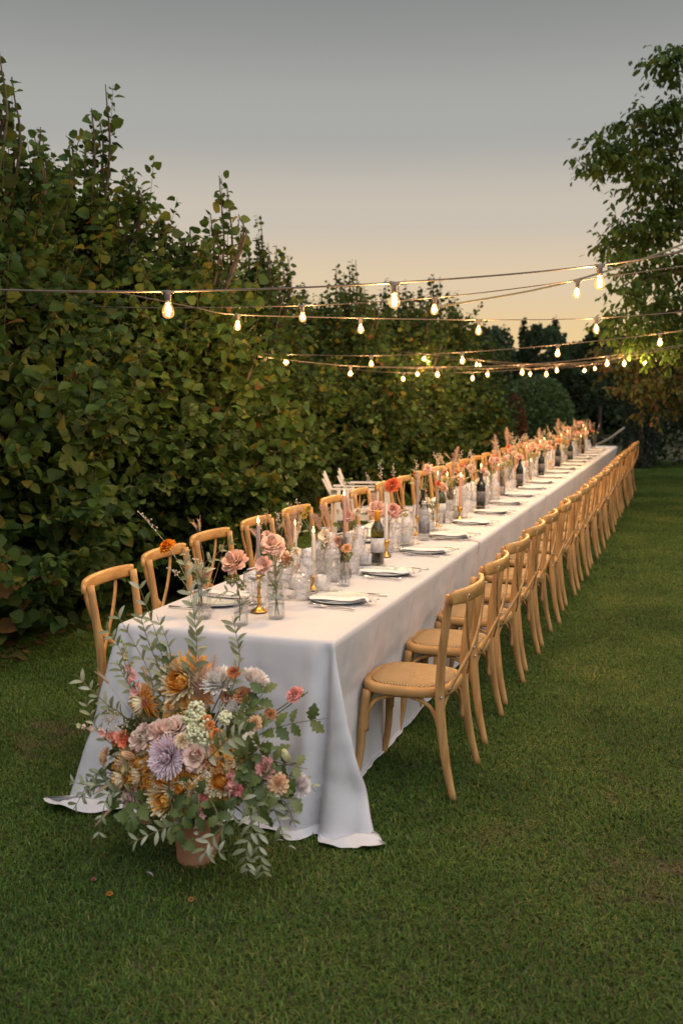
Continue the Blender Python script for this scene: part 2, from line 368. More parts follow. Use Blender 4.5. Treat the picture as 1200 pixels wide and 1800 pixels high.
def bush(name, label, cx, cy, R, h, seed, size=.10, nsh=480, fill=3500, top=.55, tops=(), single=0, tpl=ROUND, fcs=ROUNDF, group=None, cat='tree', stems=7, prob=(.30, .30, .24, .12, .034, .006), under=.25, rag=.42):
    r = np.random.default_rng(seed)
    camdir = math.atan2(-cy, -cx)
    def prof(z):
        u = z / h; return np.where(u < .12, .72 + 2.2 * u, np.where(u < .45, 1.0, np.maximum(1 - np.maximum((u - .45) / .6, 0) ** 1.5, .06)))
    def env(az, z): return R * prof(z) * (1 + rag * .6 * np.sin(az * 3 + z * 1.7 + seed) * np.cos(z * 2.3 + az * 2 + seed * 2) + rag * .4 * np.sin(az * 7 + z * 4 + seed))
    n = nsh; size_l = size; az = np.where(r.random(n) < .62, camdir + r.normal(0, 1.0, n), r.random(n) * 2 * PI); z = h * (under * .3 + (1 - under * .3) * r.random(n) ** .85) * .95
    gap = np.sin(az * 5 + z * 2.9 + seed * 3) * np.cos(z * 4.1 - az * 3 + seed) + .5 * np.sin(az * 11 + z * 7); kp = gap > -.48 - .9 * (r.random(n) < .12); az, z = az[kp], z[kp]; n = len(az)
    e = env(az, z) * (.58 + .38 * r.random(n)); o = np.stack([np.cos(az), np.sin(az), np.zeros(n)], 1)
    st = np.array([cx, cy, 0]) + o * e[:, None]; st[:, 2] = z
    d = o * (.75 - .5 * (z / h))[:, None] + r.normal(0, .28, (n, 3)); d[:, 2] += .25 + .75 * (z / h); d = nrm(d)
    L = .26 + .34 * r.random(n)
    if len(tops):
        tops = list(tops) + [(a + random.uniform(-.07, .07), b + random.uniform(-.05, .05), c, q_ * random.uniform(.6, .92)) for a, b, c, q_ in tops]
        tp = np.array([(a, b, c) for a, b, c, _ in tops]); st = np.concatenate([st, tp]); d = np.concatenate([d, nrm(np.stack([r.normal(0, .04, len(tp)), r.normal(0, .04, len(tp)), np.ones(len(tp))], 1))]); L = np.concatenate([L, [q[3] for q in tops]])
    # ragged upright shoots over the top
    k = 40; a2 = r.random(k) * 2 * PI; rr = R * .75 * np.sqrt(r.random(k)); zz = h * (.8 + .12 * r.random(k))
    st = np.concatenate([st, np.stack([cx + rr * np.cos(a2), cy + rr * np.sin(a2), zz], 1)]); d = np.concatenate([d, nrm(np.stack([np.cos(a2) * .2, np.sin(a2) * .2, np.ones(k)], 1) + r.normal(0, .12, (k, 3)))]); L = np.concatenate([L, .30 + top * r.random(k)])
    P, A, N, S = shoot_leaves(st, d, L, size * .30, r, size)
    hi = [(s_, s_ + d_ * L_ * .5 - [0, 0, .03 * L_ * (1 - abs(d_[2]))], s_ + d_ * L_ - [0, 0, .12 * L_ * (1 - abs(d_[2]))]) for s_, d_, L_ in zip(st, d, L) if s_[2] > h * .25]
    # inner fill
    n = fill; az = r.random(n) * 2 * PI; z = h * (.04 + .90 * r.random(n)); e = env(az, z) * (.35 + .5 * np.sqrt(r.random(n)))
    Pf = np.stack([cx + e * np.cos(az), cy + e * np.sin(az), z], 1); Af = r.normal(0, 1, (n, 3)); Af[:, 2] -= .4; Nf = np.stack([np.cos(az), np.sin(az), .7 + 0 * az], 1) + r.normal(0, .4, (n, 3)); Sf = size * (.8 + .55 * r.random(n))
    P = np.concatenate([P, Pf]); A = np.concatenate([A, Af]); N = np.concatenate([N, Nf]); S = np.concatenate([S, Sf])
    keep = P[:, 2] > .06; P, A, N, S = P[keep], A[keep], N[keep], S[keep]
    C = leafcols(len(P), r, p=prob)
    tr = []
    for i in range(stems):
        a = 2 * PI * i / stems + r.random(); b = .12 + .1 * r.random(); q = R * (.3 + .5 * r.random()); zt = h * (.7 + .25 * r.random())
        tr.append(([(cx + b * math.cos(a), cy + b * math.sin(a), 0), (cx + q * .45 * math.cos(a), cy + q * .45 * math.sin(a), zt * .4), (cx + q * math.cos(a + .2), cy + q * math.sin(a + .2), zt)], [.05, .03, .008]))
    for q in tops: tr.append(([(cx, cy, q[2] * .5), (q[0], q[1], q[2]), (q[0], q[1], q[2] + q[3])], [.02, .012, .004]))
    q = np.sin(P[:, 0] * 1.9 + seed) * np.cos(P[:, 1] * 1.6 + seed * 2) + .7 * np.sin(P[:, 2] * 2.1 + P[:, 1] * 1.2 + seed)
    C = C * (1 + .16 * q[:, None] * np.array([.9, .7, .2]))
    return tree(name, label, cat, (cx, cy, 0), (P, A, N, S, C), tr, group, tpl, fcs, single, None, hi)
HG = 'tall leafy bushes in the row behind the table'
def px_top(px, py, Y): p = aty(px, py, Y); return p
t1 = [(px_top(a, b + 90, Y).x, Y, px_top(a, b + 90, Y).z, .5 + .25 * random.random()) for a, b, Y in ((6, 175, 5.9), (28, 225, 6.1), (66, 285, 6.3))]
bush('hazel_bush', 'tall broad-leaved hazel bush at the near end of the row, its top leaving the frame', -5.15, 5.9, 1.38, 3.45, 11, .094, 760, 8000, .3, t1, 300, group=HG)
t2 = [(px_top(a, b + c, Y).x, Y, px_top(a, b + c, Y).z, c / 1762 * 8.6) for a, b, Y, c in ((165, 200, 7.3, 110), (190, 160, 7.4, 150), (75, 230, 7.2, 90), (225, 300, 7.6, 90), (130, 250, 7.4, 80), (245, 330, 7.6, 70))]
bush('hazel_bush', 'hazel bush with two thin upright shoots high above its crown', -4.98, 7.35, 1.18, 3.34, 12, .092, 740, 7500, .32, t2, 300, group=HG)
t3 = [(px_top(a, b + c, Y).x, Y, px_top(a, b + c, Y).z, c / 1762 * 8.8) for a, b, Y, c in ((388, 318, 7.9, 170), (372, 380, 7.9, 110), (335, 405, 7.8, 70), (420, 380, 7.9, 60), (290, 375, 7.7, 70))]
bush('hazel_bush', 'hazel bush with one leafy spike, its side lit yellow by a bulb', -4.32, 7.80, 1.06, 2.72, 13, .096, 660, 6500, .32, t3, 300, group=HG, prob=(.30, .28, .18, .17, .06, .01))
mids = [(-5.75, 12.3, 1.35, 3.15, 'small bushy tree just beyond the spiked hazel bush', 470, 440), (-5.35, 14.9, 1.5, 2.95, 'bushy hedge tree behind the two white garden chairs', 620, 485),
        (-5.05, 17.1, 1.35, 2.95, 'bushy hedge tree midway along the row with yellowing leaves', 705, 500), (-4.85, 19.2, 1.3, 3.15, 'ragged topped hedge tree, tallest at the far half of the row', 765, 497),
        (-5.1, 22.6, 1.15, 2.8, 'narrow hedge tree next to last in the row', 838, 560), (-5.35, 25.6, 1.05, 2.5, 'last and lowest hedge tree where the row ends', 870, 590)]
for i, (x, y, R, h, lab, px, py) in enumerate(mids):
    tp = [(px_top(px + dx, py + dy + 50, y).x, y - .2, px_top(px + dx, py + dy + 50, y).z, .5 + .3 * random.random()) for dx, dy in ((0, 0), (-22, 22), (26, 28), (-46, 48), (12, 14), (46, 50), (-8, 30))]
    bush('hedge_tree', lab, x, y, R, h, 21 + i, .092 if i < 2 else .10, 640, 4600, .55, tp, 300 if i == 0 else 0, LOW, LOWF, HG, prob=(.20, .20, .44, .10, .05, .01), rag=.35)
# denser low hedge standing behind the row, closing the gaps
for i, (x, y) in enumerate(((-6.9, 10.3), (-7.3, 13.6), (-7.2, 16.6), (-7.0, 20), (-6.9, 23.6))):
    bush('backing_shrub', f'dark shrub filling the {ORDS[i]} gap behind the hedge row', x, y, 1.8, 2.3, 41 + i, .15, 200, 2300, .5, (), 0, LOW, LOWF, 'dark shrubs behind the hedge row', 'shrub', 3)

# ---- clipped and far planting
def clipped(name, label, cat, c, rad, n, size, seed, cols, p, shape='ellipsoid', tpl=LOW, fcs=LOWF, jit=.06, core=True):
    r = np.random.default_rng(seed); v = nrm(r.normal(0, 1, (n, 3)))
    if shape == 'box':
        v = r.random((n, 3)) * 2 - 1; k = r.integers(0, 3, n); sg = np.where(r.random(n) < .5, -1., 1.); v[np.arange(n), k] = sg; v[:, 2] = np.where((k == 2), 1.0, v[:, 2])
    if shape == 'cone':
        az = r.random(n) * 2 * PI; u = r.random(n) ** .7; v = np.stack([np.cos(az) * np.sqrt(1 - u ** 1.6), np.sin(az) * np.sqrt(1 - u ** 1.6), u * 2 - 1], 1)
    dd = 1 - np.abs(r.normal(0, jit, n))[:, None]; P = np.array(c) + v * np.array(rad) * dd
    P += (.06 * rad[0]) * np.stack([np.sin(P[:, 2] * 3 + P[:, 1] * 2), np.cos(P[:, 0] * 2.4 + P[:, 2] * 2), np.sin(P[:, 0] * 3.1 + P[:, 1] * 1.7)], 1)
    A = v + r.normal(0, .7, (n, 3)); A[:, 2] += .3; N = v + r.normal(0, .6, (n, 3)); S = size * (.6 + .7 * r.random(n)); keep = P[:, 2] > .03
    C = leafcols(n, r, np.array(cols), p); P, A, N, S, C = P[keep], A[keep], N[keep], S[keep], C[keep]
    return tree(name, label, cat, (c[0], c[1], 0), (P, A, N, S, C), [([(c[0], c[1], 0), (c[0], c[1], c[2] * .7), (c[0], c[1], c[2] + rad[2] * .6)], [.09, .06, .01])], None, tpl, fcs)
DG = [(.045, .075, .030), (.060, .092, .038), (.033, .055, .024)]; P3 = (.4, .3, .3)
BG_ = [(.050, .082, .062), (.066, .10, .075), (.036, .058, .042)]
p = aty(932, 735, 30); clipped('clipped_bush', 'dark green clipped round bush beyond the table end', 'bush', (p.x, 30, .95), (1.15, 1.15, 1.3), 9000, .10, 61, [(.10, .155, .055), (.12, .18, .065), (.075, .12, .045)], P3)
p = aty(900, 735, 27.5); clipped('copper_shrub', 'small rust red cone shaped shrub before the round bush', 'shrub', (p.x, 27.5, .75), (.42, .42, .95), 2600, .08, 62, [(.24, .075, .03), (.17, .06, .03), (.10, .07, .03)], P3, 'cone')
p = aty(1118, 750, 23.2); clipped('cypress', 'blue green columnar cypress at the far edge of the lawn', 'tree', (p.x + .05, 24.2, 1.25), (.42, .42, 1.5), 6500, .07, 63, BG_, P3, tpl=LONG)
clipped('dark_hedge', 'dark clipped hedge closing the lawn beside the cypress', 'hedge', (2.3, 25.2, 1.05), (3.6, .8, 1.45), 20000, .10, 64, DG, P3, 'box')
clipped('far_hedge', 'tall dark hedge wall behind the round clipped bush', 'hedge', (-3.0, 36, 1.6), (9.5, 1.2, 1.85), 26000, .17, 65, DG, P3, 'box', jit=.08)
for i, (px, py, Y, wdt, lab) in enumerate(((921, 560, 60, .30, 'slim feathery poplar on the skyline, hedge side one of the pair'), (976, 557, 60, .32, 'slim feathery poplar on the skyline, lawn side one of the pair'), (885, 572, 52, .75, 'small leaning poplar against the sky beside the last hedge tree'),
                                           (1010, 606, 46, 1.0, 'low round treetop over the far hedge, next to the poplars'), (1046, 601, 47, .9, 'low treetop over the far hedge beneath the third string of bulbs'), (1085, 597, 46, 1.3, 'low dark treetop over the far hedge by the overhanging tree'), (945, 626, 50, 1.4, 'low dark treetop at the foot of the two poplars'), (895, 630, 44, 1.4, 'low dark treetop past the end of the hedge row'), (1150, 590, 44, 2.0, 'dark treetop behind the overhanging tree'))):
    q = aty(px, py, Y); hz = q.z; rz = hz * .5
    clipped('skyline_tree', lab, 'tree', (q.x, Y, hz - rz), (wdt, wdt, rz), 2600 if i < 3 else 3600, .16 if i < 3 else .19, 70 + i, [(.045, .062, .022), (.06, .075, .028), (.035, .045, .02)], P3, jit=.35 if i < 3 else .16)

# ---- the tree whose limbs hang into the frame
def clumps(cl, r, size, dens):
    P, A, N, S = [], [], [], []
    for (c, rad) in cl:
        n = int(dens * rad ** 1.6); u = nrm(r.normal(0, 1, (n, 3))) * (r.random((n, 1)) ** .45)
        st = np.array(c) + u * np.array([rad, rad, rad * .55]); d = nrm(u * [1, 1, .2] + r.normal(0, .35, (n, 3)) + [0, 0, -.05]); L = .16 + .22 * r.random(n)
        a, b, cc, s = shoot_leaves(st, d, L, size * .32, r, size, droop=1.1); P.append(a); A.append(b); N.append(cc); S.append(s)
    return [np.concatenate(q) for q in (P, A, N, S)]
r = np.random.default_rng(91); cl = []; limbs = []
trunkp = (2.9, 14.2)
limbs.append(([(2.9, 14.2, 0), (2.85, 14.1, 1.6), (2.7, 14, 3.4), (2.5, 13.9, 5.2), (2.4, 13.8, 7.2)], [.20, .17, .13, .08, .02]))
for px, py, rad, Y in ((1158, 112, .25, 13.6), (1192, 100, .24, 13.4), (1125, 208, .26, 13.5), (1158, 190, .20, 13.4), (1062, 268, .27, 13.2), (1088, 262, .22, 13.2), (1042, 300, .16, 13.1), (1112, 272, .26, 13.4), (1128, 290, .26, 13.4), (1165, 240, .30, 13.7), (1195, 190, .34, 13.9), (1150, 330, .34, 13.8), (1190, 300, .42, 14), (1110, 392, .28, 13.4), (1085, 420, .20, 13.2),
                       (1135, 400, .32, 13.6), (1180, 400, .42, 14), (1108, 450, .24, 13.3), (1150, 462, .34, 13.7), (1190, 480, .42, 14), (1105, 505, .22, 13.2), (1140, 525, .34, 13.5), (1180, 545, .42, 13.8), (1100, 560, .26, 13.1), (1120, 590, .30, 13.4), (1170, 600, .40, 13.7), (1205, 350, .5, 14.3), (1210, 600, .5, 14.2)):
    q = aty(px, py, Y); cl.append((q, rad))
for px, py, rad, Y in ((1158, 112, .25, 13.6), (1125, 208, .26, 13.5), (1050, 290, .2, 13.2), (1085, 420, .20, 13.2), (1105, 505, .22, 13.2), (1105, 575, .2, 13.1), (1165, 240, .3, 13.7), (1150, 330, .3, 13.8), (1150, 462, .3, 13.7)):
    q = aty(px, py, Y); z0 = min(max(q.z * .75, 2.2), 6.2)
    limbs.append(([(2.75, 14.1, z0), (1.6, 14.0, z0 + (q.z - z0) * .8 + .25), (q.x + .6, (Y + 14) / 2, q.z + .22), (q.x + .05, Y, q.z)], [.06, .035, .018, .005]))
for i in range(26):   # the rest of the crown, beyond the frame
    a = r.random() * 2 * PI; rr = 2.6 * math.sqrt(r.random()); cl.append((Vector((3.2 + rr * math.cos(a) * .8, 14.3 + rr * math.sin(a), 3.2 + 4.2 * r.random())), .7))
P, A, N, S = clumps(cl, r, .112, 265); C = leafcols(len(P), r, GREENS * 1.05, (.36, .32, .2, .11, .008, .002))
tree('overhanging_tree', 'large tree whose drooping leafy limbs reach into the sky over the chairs', 'tree', (2.9, 14.2, 0), (P, A, N, S, C), limbs, None, LONG, LOWF, 300)
r = np.random.default_rng(92); cl = []
for px, py, rad, Y in ((1105, 640, .45, 20), (1150, 640, .6, 20), (1195, 640, .6, 20), (1120, 680, .45, 19.5), (1160, 690, .5, 19.6), (1200, 680, .6, 19.6), (1085, 615, .4, 20.5), (1140, 610, .6, 20.4), (1195, 605, .6, 20.4), (1150, 720, .3, 19.4), (1070, 640, .3, 20.6)):
    cl.append((aty(px, py, Y), rad))
for i in range(8): cl.append((Vector((1 + 3 * r.random(), 19.5 + 2 * r.random(), 2 + 1.6 * r.random())), .7))
P, A, N, S = clumps(cl, r, .13, 150); C = leafcols(len(P), r, np.array([(.10, .12, .03), (.13, .11, .03), (.17, .14, .03), (.07, .085, .025), (.17, .085, .035), (.11, .06, .03)]), (.3, .2, .15, .2, .1, .05))
tree('russet_tree', 'low spreading tree with russet and yellowing leaves above the dark hedge', 'tree', (1.6, 20.6, 0), (P, A, N, S, C), [([(1.6, 20.6, 0), (1.5, 20.5, 1.2), (1.3, 20.3, 2.6)], [.13, .1, .03]), ([(1.5, 20.5, 1.2), (.3, 20.3, 2.2), (-.9, 20.1, 2.4)], [.06, .04, .01])], None, LONG, LOWF)

# soil bed and dry leaf litter under the hedge
mb = MB(); mb.add([(-9.5, 1, .004), (-4.35, 1, .004), (-4.75, 8, .004), (-5.3, 15, .004), (-5.6, 29, .004), (-9.5, 29, .004)], [(0, 1, 2, 3, 4, 5)])
tag(mb.build('soil_bed', mat('bed_soil', (.055, .038, .024), .95, (.095, .065, .040), 9, .8, 30)), kind='structure')
r = np.random.default_rng(77); n_ = 5200; y_ = 2 + 20 * r.random(n_) ** 1.3; x_ = -4.3 - .055 * y_ + r.normal(-.25, .38, n_)
Pm = np.stack([x_, y_, .012 + .025 * r.random(n_)], 1); an = r.random(n_) * 6.28; A = np.stack([np.cos(an), np.sin(an), r.normal(0, .2, n_)], 1); N = r.normal(0, .35, (n_, 3)) + [0, 0, 1]
Cc = np.array([(.16, .085, .04), (.22, .13, .06), (.10, .06, .03), (.13, .11, .04)])[r.integers(0, 4, n_)]
V, F, C2 = leaves(Pm, A, N, .045 + .045 * r.random(n_), Cc, LOW, LOWF); o = ob('leaf_litter', np_mesh('leaf_litter', V, F, C2, LEAF, False)); tag(o, 'brown fallen leaves scattered on the soil under the hedge', 'fallen leaves', kind='stuff')
from mathutils import noise
# ================================================================ TABLE AND CLOTHS
TX0, TX1, TY0, TY1, TZ = -2.222, -1.273, 3.545, 19.05, .76
t = thing('banquet_table', (-1.75, 11.3, 0), 'one long straight banquet table hidden beneath the white cloths', 'table')
m = MB(); box(m, (0, 0, TZ - .03), (.90, 15.4, .03)); PW = mat('plywood', (.35, .24, .13), .6, (.28, .18, .09), 12); m.build('tabletop', PW, t)
for i in range(6):
    for s in (-1, 1):
        m = MB(); tube(m, [(s * .34, -7.4 + i * 2.95, .715), (s * .34, -7.4 + i * 2.95, 0)], .02, 8); m.build('leg', PW, t)
CLOTH = mat('table_linen', (.63, .628, .66), .85, (.595, .592, .622), 3, .25, 900, sheen=.15)
CH_L = [(-1.115, 4.20), (-1.12, 4.91), (-1.11, 5.58), (-1.13, 6.27), (-1.12, 6.92), (-1.10, 7.63), (-1.13, 8.31), (-1.11, 8.99), (-1.10, 9.70), (-1.12, 10.38), (-1.10, 11.08), (-1.11, 11.75), (-1.10, 12.45), (-1.13, 13.15), (-1.11, 13.83), (-1.10, 14.5), (-1.12, 15.2), (-1.10, 15.9), (-1.10, 16.6), (-1.11, 17.3), (-1.10, 18.0)]
CH_H = [(-2.25, 3.90), (-2.35, 4.58), (-2.42, 5.24), (-2.43, 5.93), (-2.43, 6.62)] + [(-2.42, 7.36 + .70 * i) for i in range(16)]
def fold(s, seed):
    return .50 * math.sin(s * 9.3 + seed) + .32 * math.sin(s * 21 + 2.2 * seed + 1.5 * math.sin(s * 3)) + .25 * math.sin(s * 47 + seed * 3.1)
def side_push(x_side, y, tt):
    """how far the chairs press the hanging cloth inwards"""
    f = min(1, tt / .45); f = f * f * (3 - 2 * f)
    if x_side > 0: return .06 * min(1, tt / .42) ** 1.2
    k = 0
    for (cx, cy) in CH_H:
        k = max(k, max(0., (cx + .235) - TX0 + .015) * math.exp(-((y - cy) / .34) ** 4))
    return f * (k + .01)
def cloth_piece(y0, y1, label, first, seed, lift=0.):
    zt = TZ + .004 + lift; path = []   # (x, y, nx, ny, s, corner flags)
    st = .016 if first else .03
    if first:
        n = int((y1 - y0) / st)
        for i in range(n): path.append((TX0, y1 - (y1 - y0) * i / n, -1, 0))
        rc = .010
        for k in range(5):
            a = PI + k / 5 * PI / 2; path.append((TX0 + rc + rc * math.cos(a), y0 + rc + rc * math.sin(a), math.cos(a), math.sin(a)))
        n = int((TX1 - TX0 - 2 * rc) / .010)
        for i in range(n): path.append((TX0 + rc + (TX1 - TX0 - 2 * rc) * i / n, y0, 0, -1))
        for k in range(5):
            a = -PI / 2 + k / 5 * PI / 2; path.append((TX1 - rc + rc * math.cos(a), y0 + rc + rc * math.sin(a), math.cos(a), math.sin(a)))
        n = int((y1 - y0) / st)
        for i in range(n + 1): path.append((TX1, y0 + rc + (y1 - y0 - rc) * i / n, 1, 0))
        paths = [path]
    else:
        n = int((y1 - y0) / st)
        paths = [[(TX0, y1 - (y1 - y0) * i / n, -1, 0) for i in range(n + 1)], [(TX1, y0 + (y1 - y0) * i / n, 1, 0) for i in range(n + 1)]]
    m = MB(); NR = 34
    for pth in paths:
        rows = []
        for j in range(-3, NR + 1):
            tt = max(0, j) / NR; row = []
            s = 0; px_, py_ = pth[0][:2]
            for (x, y, nx, ny) in pth:
                s += math.hypot(x - px_, y - py_); px_, py_ = x, y
                if j == -3: row.append((x - nx * .03, y - ny * .03, zt - .004)); continue
                if j == -2: row.append((x - nx * .010, y - ny * .010, zt - .0006)); continue
                if j == -1: row.append((x - nx * .002, y - ny * .002, zt - .004)); continue
                z = (zt - .012) * (1 - tt) + .020 * tt
                a = tt ** .8; off = .006 + lift
                if abs(nx) > .9:   # long sides
                    off += .006 * a * fold(s * .7, seed) - side_push(nx, y, tt); off -= .012 * a * max(0, math.sin(y * 4.1 + seed * 2 + .4 * math.sin(y * 9))) ** 14 + .008 * a * max(0, math.sin(y * 6.7 + seed)) ** 22
                    # crease left by the packing folds
                    for q in range(int(y0 * 2) - 1, int(y1 * 2) + 2):
                        off -= .006 * min(1, tt * 5) * math.exp(-((y - q * .5 - .2 - .06 * math.sin(q * 2.2)) / .017) ** 2)
                    off -= .010 * a * math.exp(-((y - y0) / .03) ** 2) if not first else 0
                else: off += .050 * a + .022 * a * fold(s * .8, seed)
                w3 = Vector((x * 5 + tt * 1.3, y * 5, tt * 4.2 + seed)); off += (.008 if first else .005) * min(1, tt * 6) * (noise.noise(w3) + .5 * noise.noise(w3 * 2.7)) - .0022 * math.exp(-((tt - .36) / .006) ** 2) - .0022 * math.exp(-((tt - .71) / .006) ** 2)
                dx, dy = nx * off, ny * off
                if first:
                    # corners: the spare cloth falls outward in a cone
                    if abs(nx) > .9: dF = y - y0; wR = math.exp(-(dF / (.022 + .055 * tt)) ** 2); side = nx
                    else: dF = 0; wR = 1
                    uR = TX1 - x; uL = x - TX0
                    if ny < -.5 or (nx > 0 and ny > -.99) or nx < 0:
                        gR = math.exp(-(uR / .30) ** 2) * wR if nx > -.5 else 0
                        gL = math.exp(-(uL / .26) ** 2) * wR if nx < .5 else 0
                        b = tt ** 1.15
                        dx += b * (.155 * gR - .15 * gL); dy += b * (-.030 * gR - .07 * gL)
                        if ny < -.5:
                            # sharp valley beside the corner cone and the roll next to it
                            v = uR - (.010 + .155 * tt); dy += (tt ** .6) * (.075 * math.exp(-(v / .015) ** 2) - .045 * math.exp(-((v - .055) / .030) ** 2) - .030 * math.exp(-((v + .06) / .045) ** 2)); v = uR - (.30 + .10 * tt); dy += tt * (.030 * math.exp(-(v / .022) ** 2) - .022 * math.exp(-((v - .05) / .03) ** 2))
                            v = uL - (.04 + .16 * tt); dy += (tt ** .7) * (.030 * math.exp(-(v / .018) ** 2) - .020 * math.exp(-((v - .04) / .025) ** 2))
                            v = uR - (.42 + .02 * tt); dy += (tt ** .9) * (.018 * math.exp(-(v / .03) ** 2) - .02 * math.exp(-((v - .07) / .04) ** 2))
                            # soft dents where it is caught on the grass
                            dy += .030 * math.exp(-((uR - .0) / .05) ** 2) * math.exp(-((tt - .78) / .10) ** 2)
                            dy -= .022 * math.exp(-((uR - .30) / .10) ** 2) * math.exp(-((tt - .60 - .5 * (uR - .3)) / .045) ** 2)
                row.append((x + dx, y + dy, z))
            rows.append(row)
        # the hem lying on the grass
        for k in range(1, 7):
            row = []; q = k / 6
            for (x, y, nx, ny), b in zip(pth, rows[NR + 3]):
                if first:
                    wy = math.exp(-((y - y0) / .10) ** 2) if abs(nx) > .9 else 1
                    gR = math.exp(-((TX1 - x) / .22) ** 2) * wy if nx > -.5 else 0; gL = math.exp(-((x - TX0) / .26) ** 2) * wy if nx < .5 else 0
                    e = .012 + .03 * wy * (abs(nx) < .9)
                    ox = nx * e + .030 * gR - .02 * gL; oy = ny * e - .045 * gR - .08 * gL; g = max(gR, gL)
                    zz = b[2] + .012 * math.sin(q * PI * 1.0) * (.4 + g) + .018 * g * math.sin(x * 38 + q * 5 + y * 21) + .022 * g * q * max(0, math.sin(x * 21 + 1.0 + 2 * q)) + .012 * g * noise.noise(Vector((x * 14, y * 14, q * 3)))
                else: ox = nx * .012; oy = 0; zz = b[2]
                row.append((b[0] + ox * q, b[1] + oy * q, max(zz, .020)))
            rows.append(row)
        nc = len(pth); m.add([p for r_ in rows for p in r_], [(i * nc + k, (i + 1) * nc + k, (i + 1) * nc + k + 1, i * nc + k + 1) for i in range(len(rows) - 1) for k in range(nc - 1)])
    # the top
    xa, xb = TX0 + .0105, TX1 - .0105; ya, yb = (y0 + .0105 if first else y0), y1
    nx_, ny_ = 34, max(8, int((yb - ya) / .04)); vs = []
    for j in range(ny_ + 1):
        for i in range(nx_ + 1):
            x = xa + (xb - xa) * i / nx_; y = ya + (yb - ya) * j / ny_
            e = min(1, min(i, nx_ - i) / 3); vs.append((x, y, zt - .0003 - .0022 * e * (.5 + .5 * math.sin(x * 13 + 2 * math.sin(y * 5 + seed)) * math.sin(y * 9 + seed))))
    m.add(vs, [(j * (nx_ + 1) + i, j * (nx_ + 1) + i + 1, (j + 1) * (nx_ + 1) + i + 1, (j + 1) * (nx_ + 1) + i) for j in range(ny_) for i in range(nx_)])
    o = m.build('tablecloth', CLOTH)
    tag(o, label, 'tablecloth', 'white cloths along the long table'); return o
cloth_piece(TY0, 6.35, 'white cloth on the near end of the table, its corners trailing on the grass', True, 1.3)
for i, (a, b, l) in enumerate(((6.34, 9.5, 'second white cloth from the flower urn, overlapping the corner cloth'), (9.49, 12.7, 'white cloth over the middle stretch of the long table'), (12.69, 15.9, 'white cloth next to last before the garden end of the table'), (15.89, TY1, 'last white cloth, on the end of the table by the clipped bushes'))):
    cloth_piece(a, b, l, False, 2.1 + i, .004 * (1 + i % 2))

# ================================================================ CHAIRS
WOOD = mat('honey_wood', (.56, .33, .130), .55, (.32, .165, .058), 4, .08, 90, stretch=(9, 9, .9), spec=.35)
WOODR = mat('honey_wood_rail', (.59, .335, .118), .40, (.35, .175, .054), 4, .08, 90, stretch=(9, 1.2, 9), spec=.35)
WOODS = mat('honey_wood_seat', (.56, .33, .130), .55, (.42, .225, .08), 7, .05, 90, spec=.35)
STEEL = mat('bolt_steel', (.55, .52, .48), .3, metal=1)
def cane_mat():
    m = mat('cane', (.74, .52, .27), .6, (.60, .39, .18), 30)
    t = m.node_tree; b = t.nodes['Principled BSDF']; tcn = t.nodes.new('ShaderNodeTexCoord')
    hs = []
    for rot in (0.0, PI / 2):
        mp = t.nodes.new('ShaderNodeMapping'); mp.inputs['Rotation'].default_value = (0, 0, rot + PI / 4); t.links.new(tcn.outputs['Object'], mp.inputs[0])
        wv = t.nodes.new('ShaderNodeTexWave'); wv.inputs['Scale'].default_value = 32; wv.inputs['Distortion'].default_value = .6; t.links.new(mp.outputs[0], wv.inputs[0]); hs.append(wv)
    mu = t.nodes.new('ShaderNodeMath'); mu.operation = 'MULTIPLY'; t.links.new(hs[0].outputs['Fac'], mu.inputs[0]); t.links.new(hs[1].outputs['Fac'], mu.inputs[1])
    old = b.inputs['Base Color'].links[0].from_socket; cm = t.nodes.new('ShaderNodeMix'); cm.data_type = 'RGBA'; cm.inputs[6].default_value = (.30, .17, .065, 1)
    sp = t.nodes.new('ShaderNodeMapRange'); sp.inputs[1].default_value = .05; sp.inputs[2].default_value = .40; t.links.new(mu.outputs[0], sp.inputs[0]); t.links.new(sp.outputs[0], cm.inputs[0]); t.links.new(old, cm.inputs[7]); t.links.new(cm.outputs[2], b.inputs['Base Color'])
    bp = t.nodes.new('ShaderNodeBump'); bp.inputs['Strength'].default_value = .9; bp.inputs['Distance'].default_value = .004; t.links.new(mu.outputs[0], bp.inputs['Height']); t.links.new(bp.outputs[0], b.inputs['Normal'])
    return m
CANE = cane_mat()
def seat_outline(k, n=40):
    o = []
    for i in range(n):
        a = 2 * PI * i / n; c, s = math.cos(a), math.sin(a); e = .66
        x = math.copysign(abs(c) ** e, c) * .205; y = math.copysign(abs(s) ** e, s) * (.222 - .028 * (c + 1) / 2)
        o.append((x * k - .008, y * k))
    return o
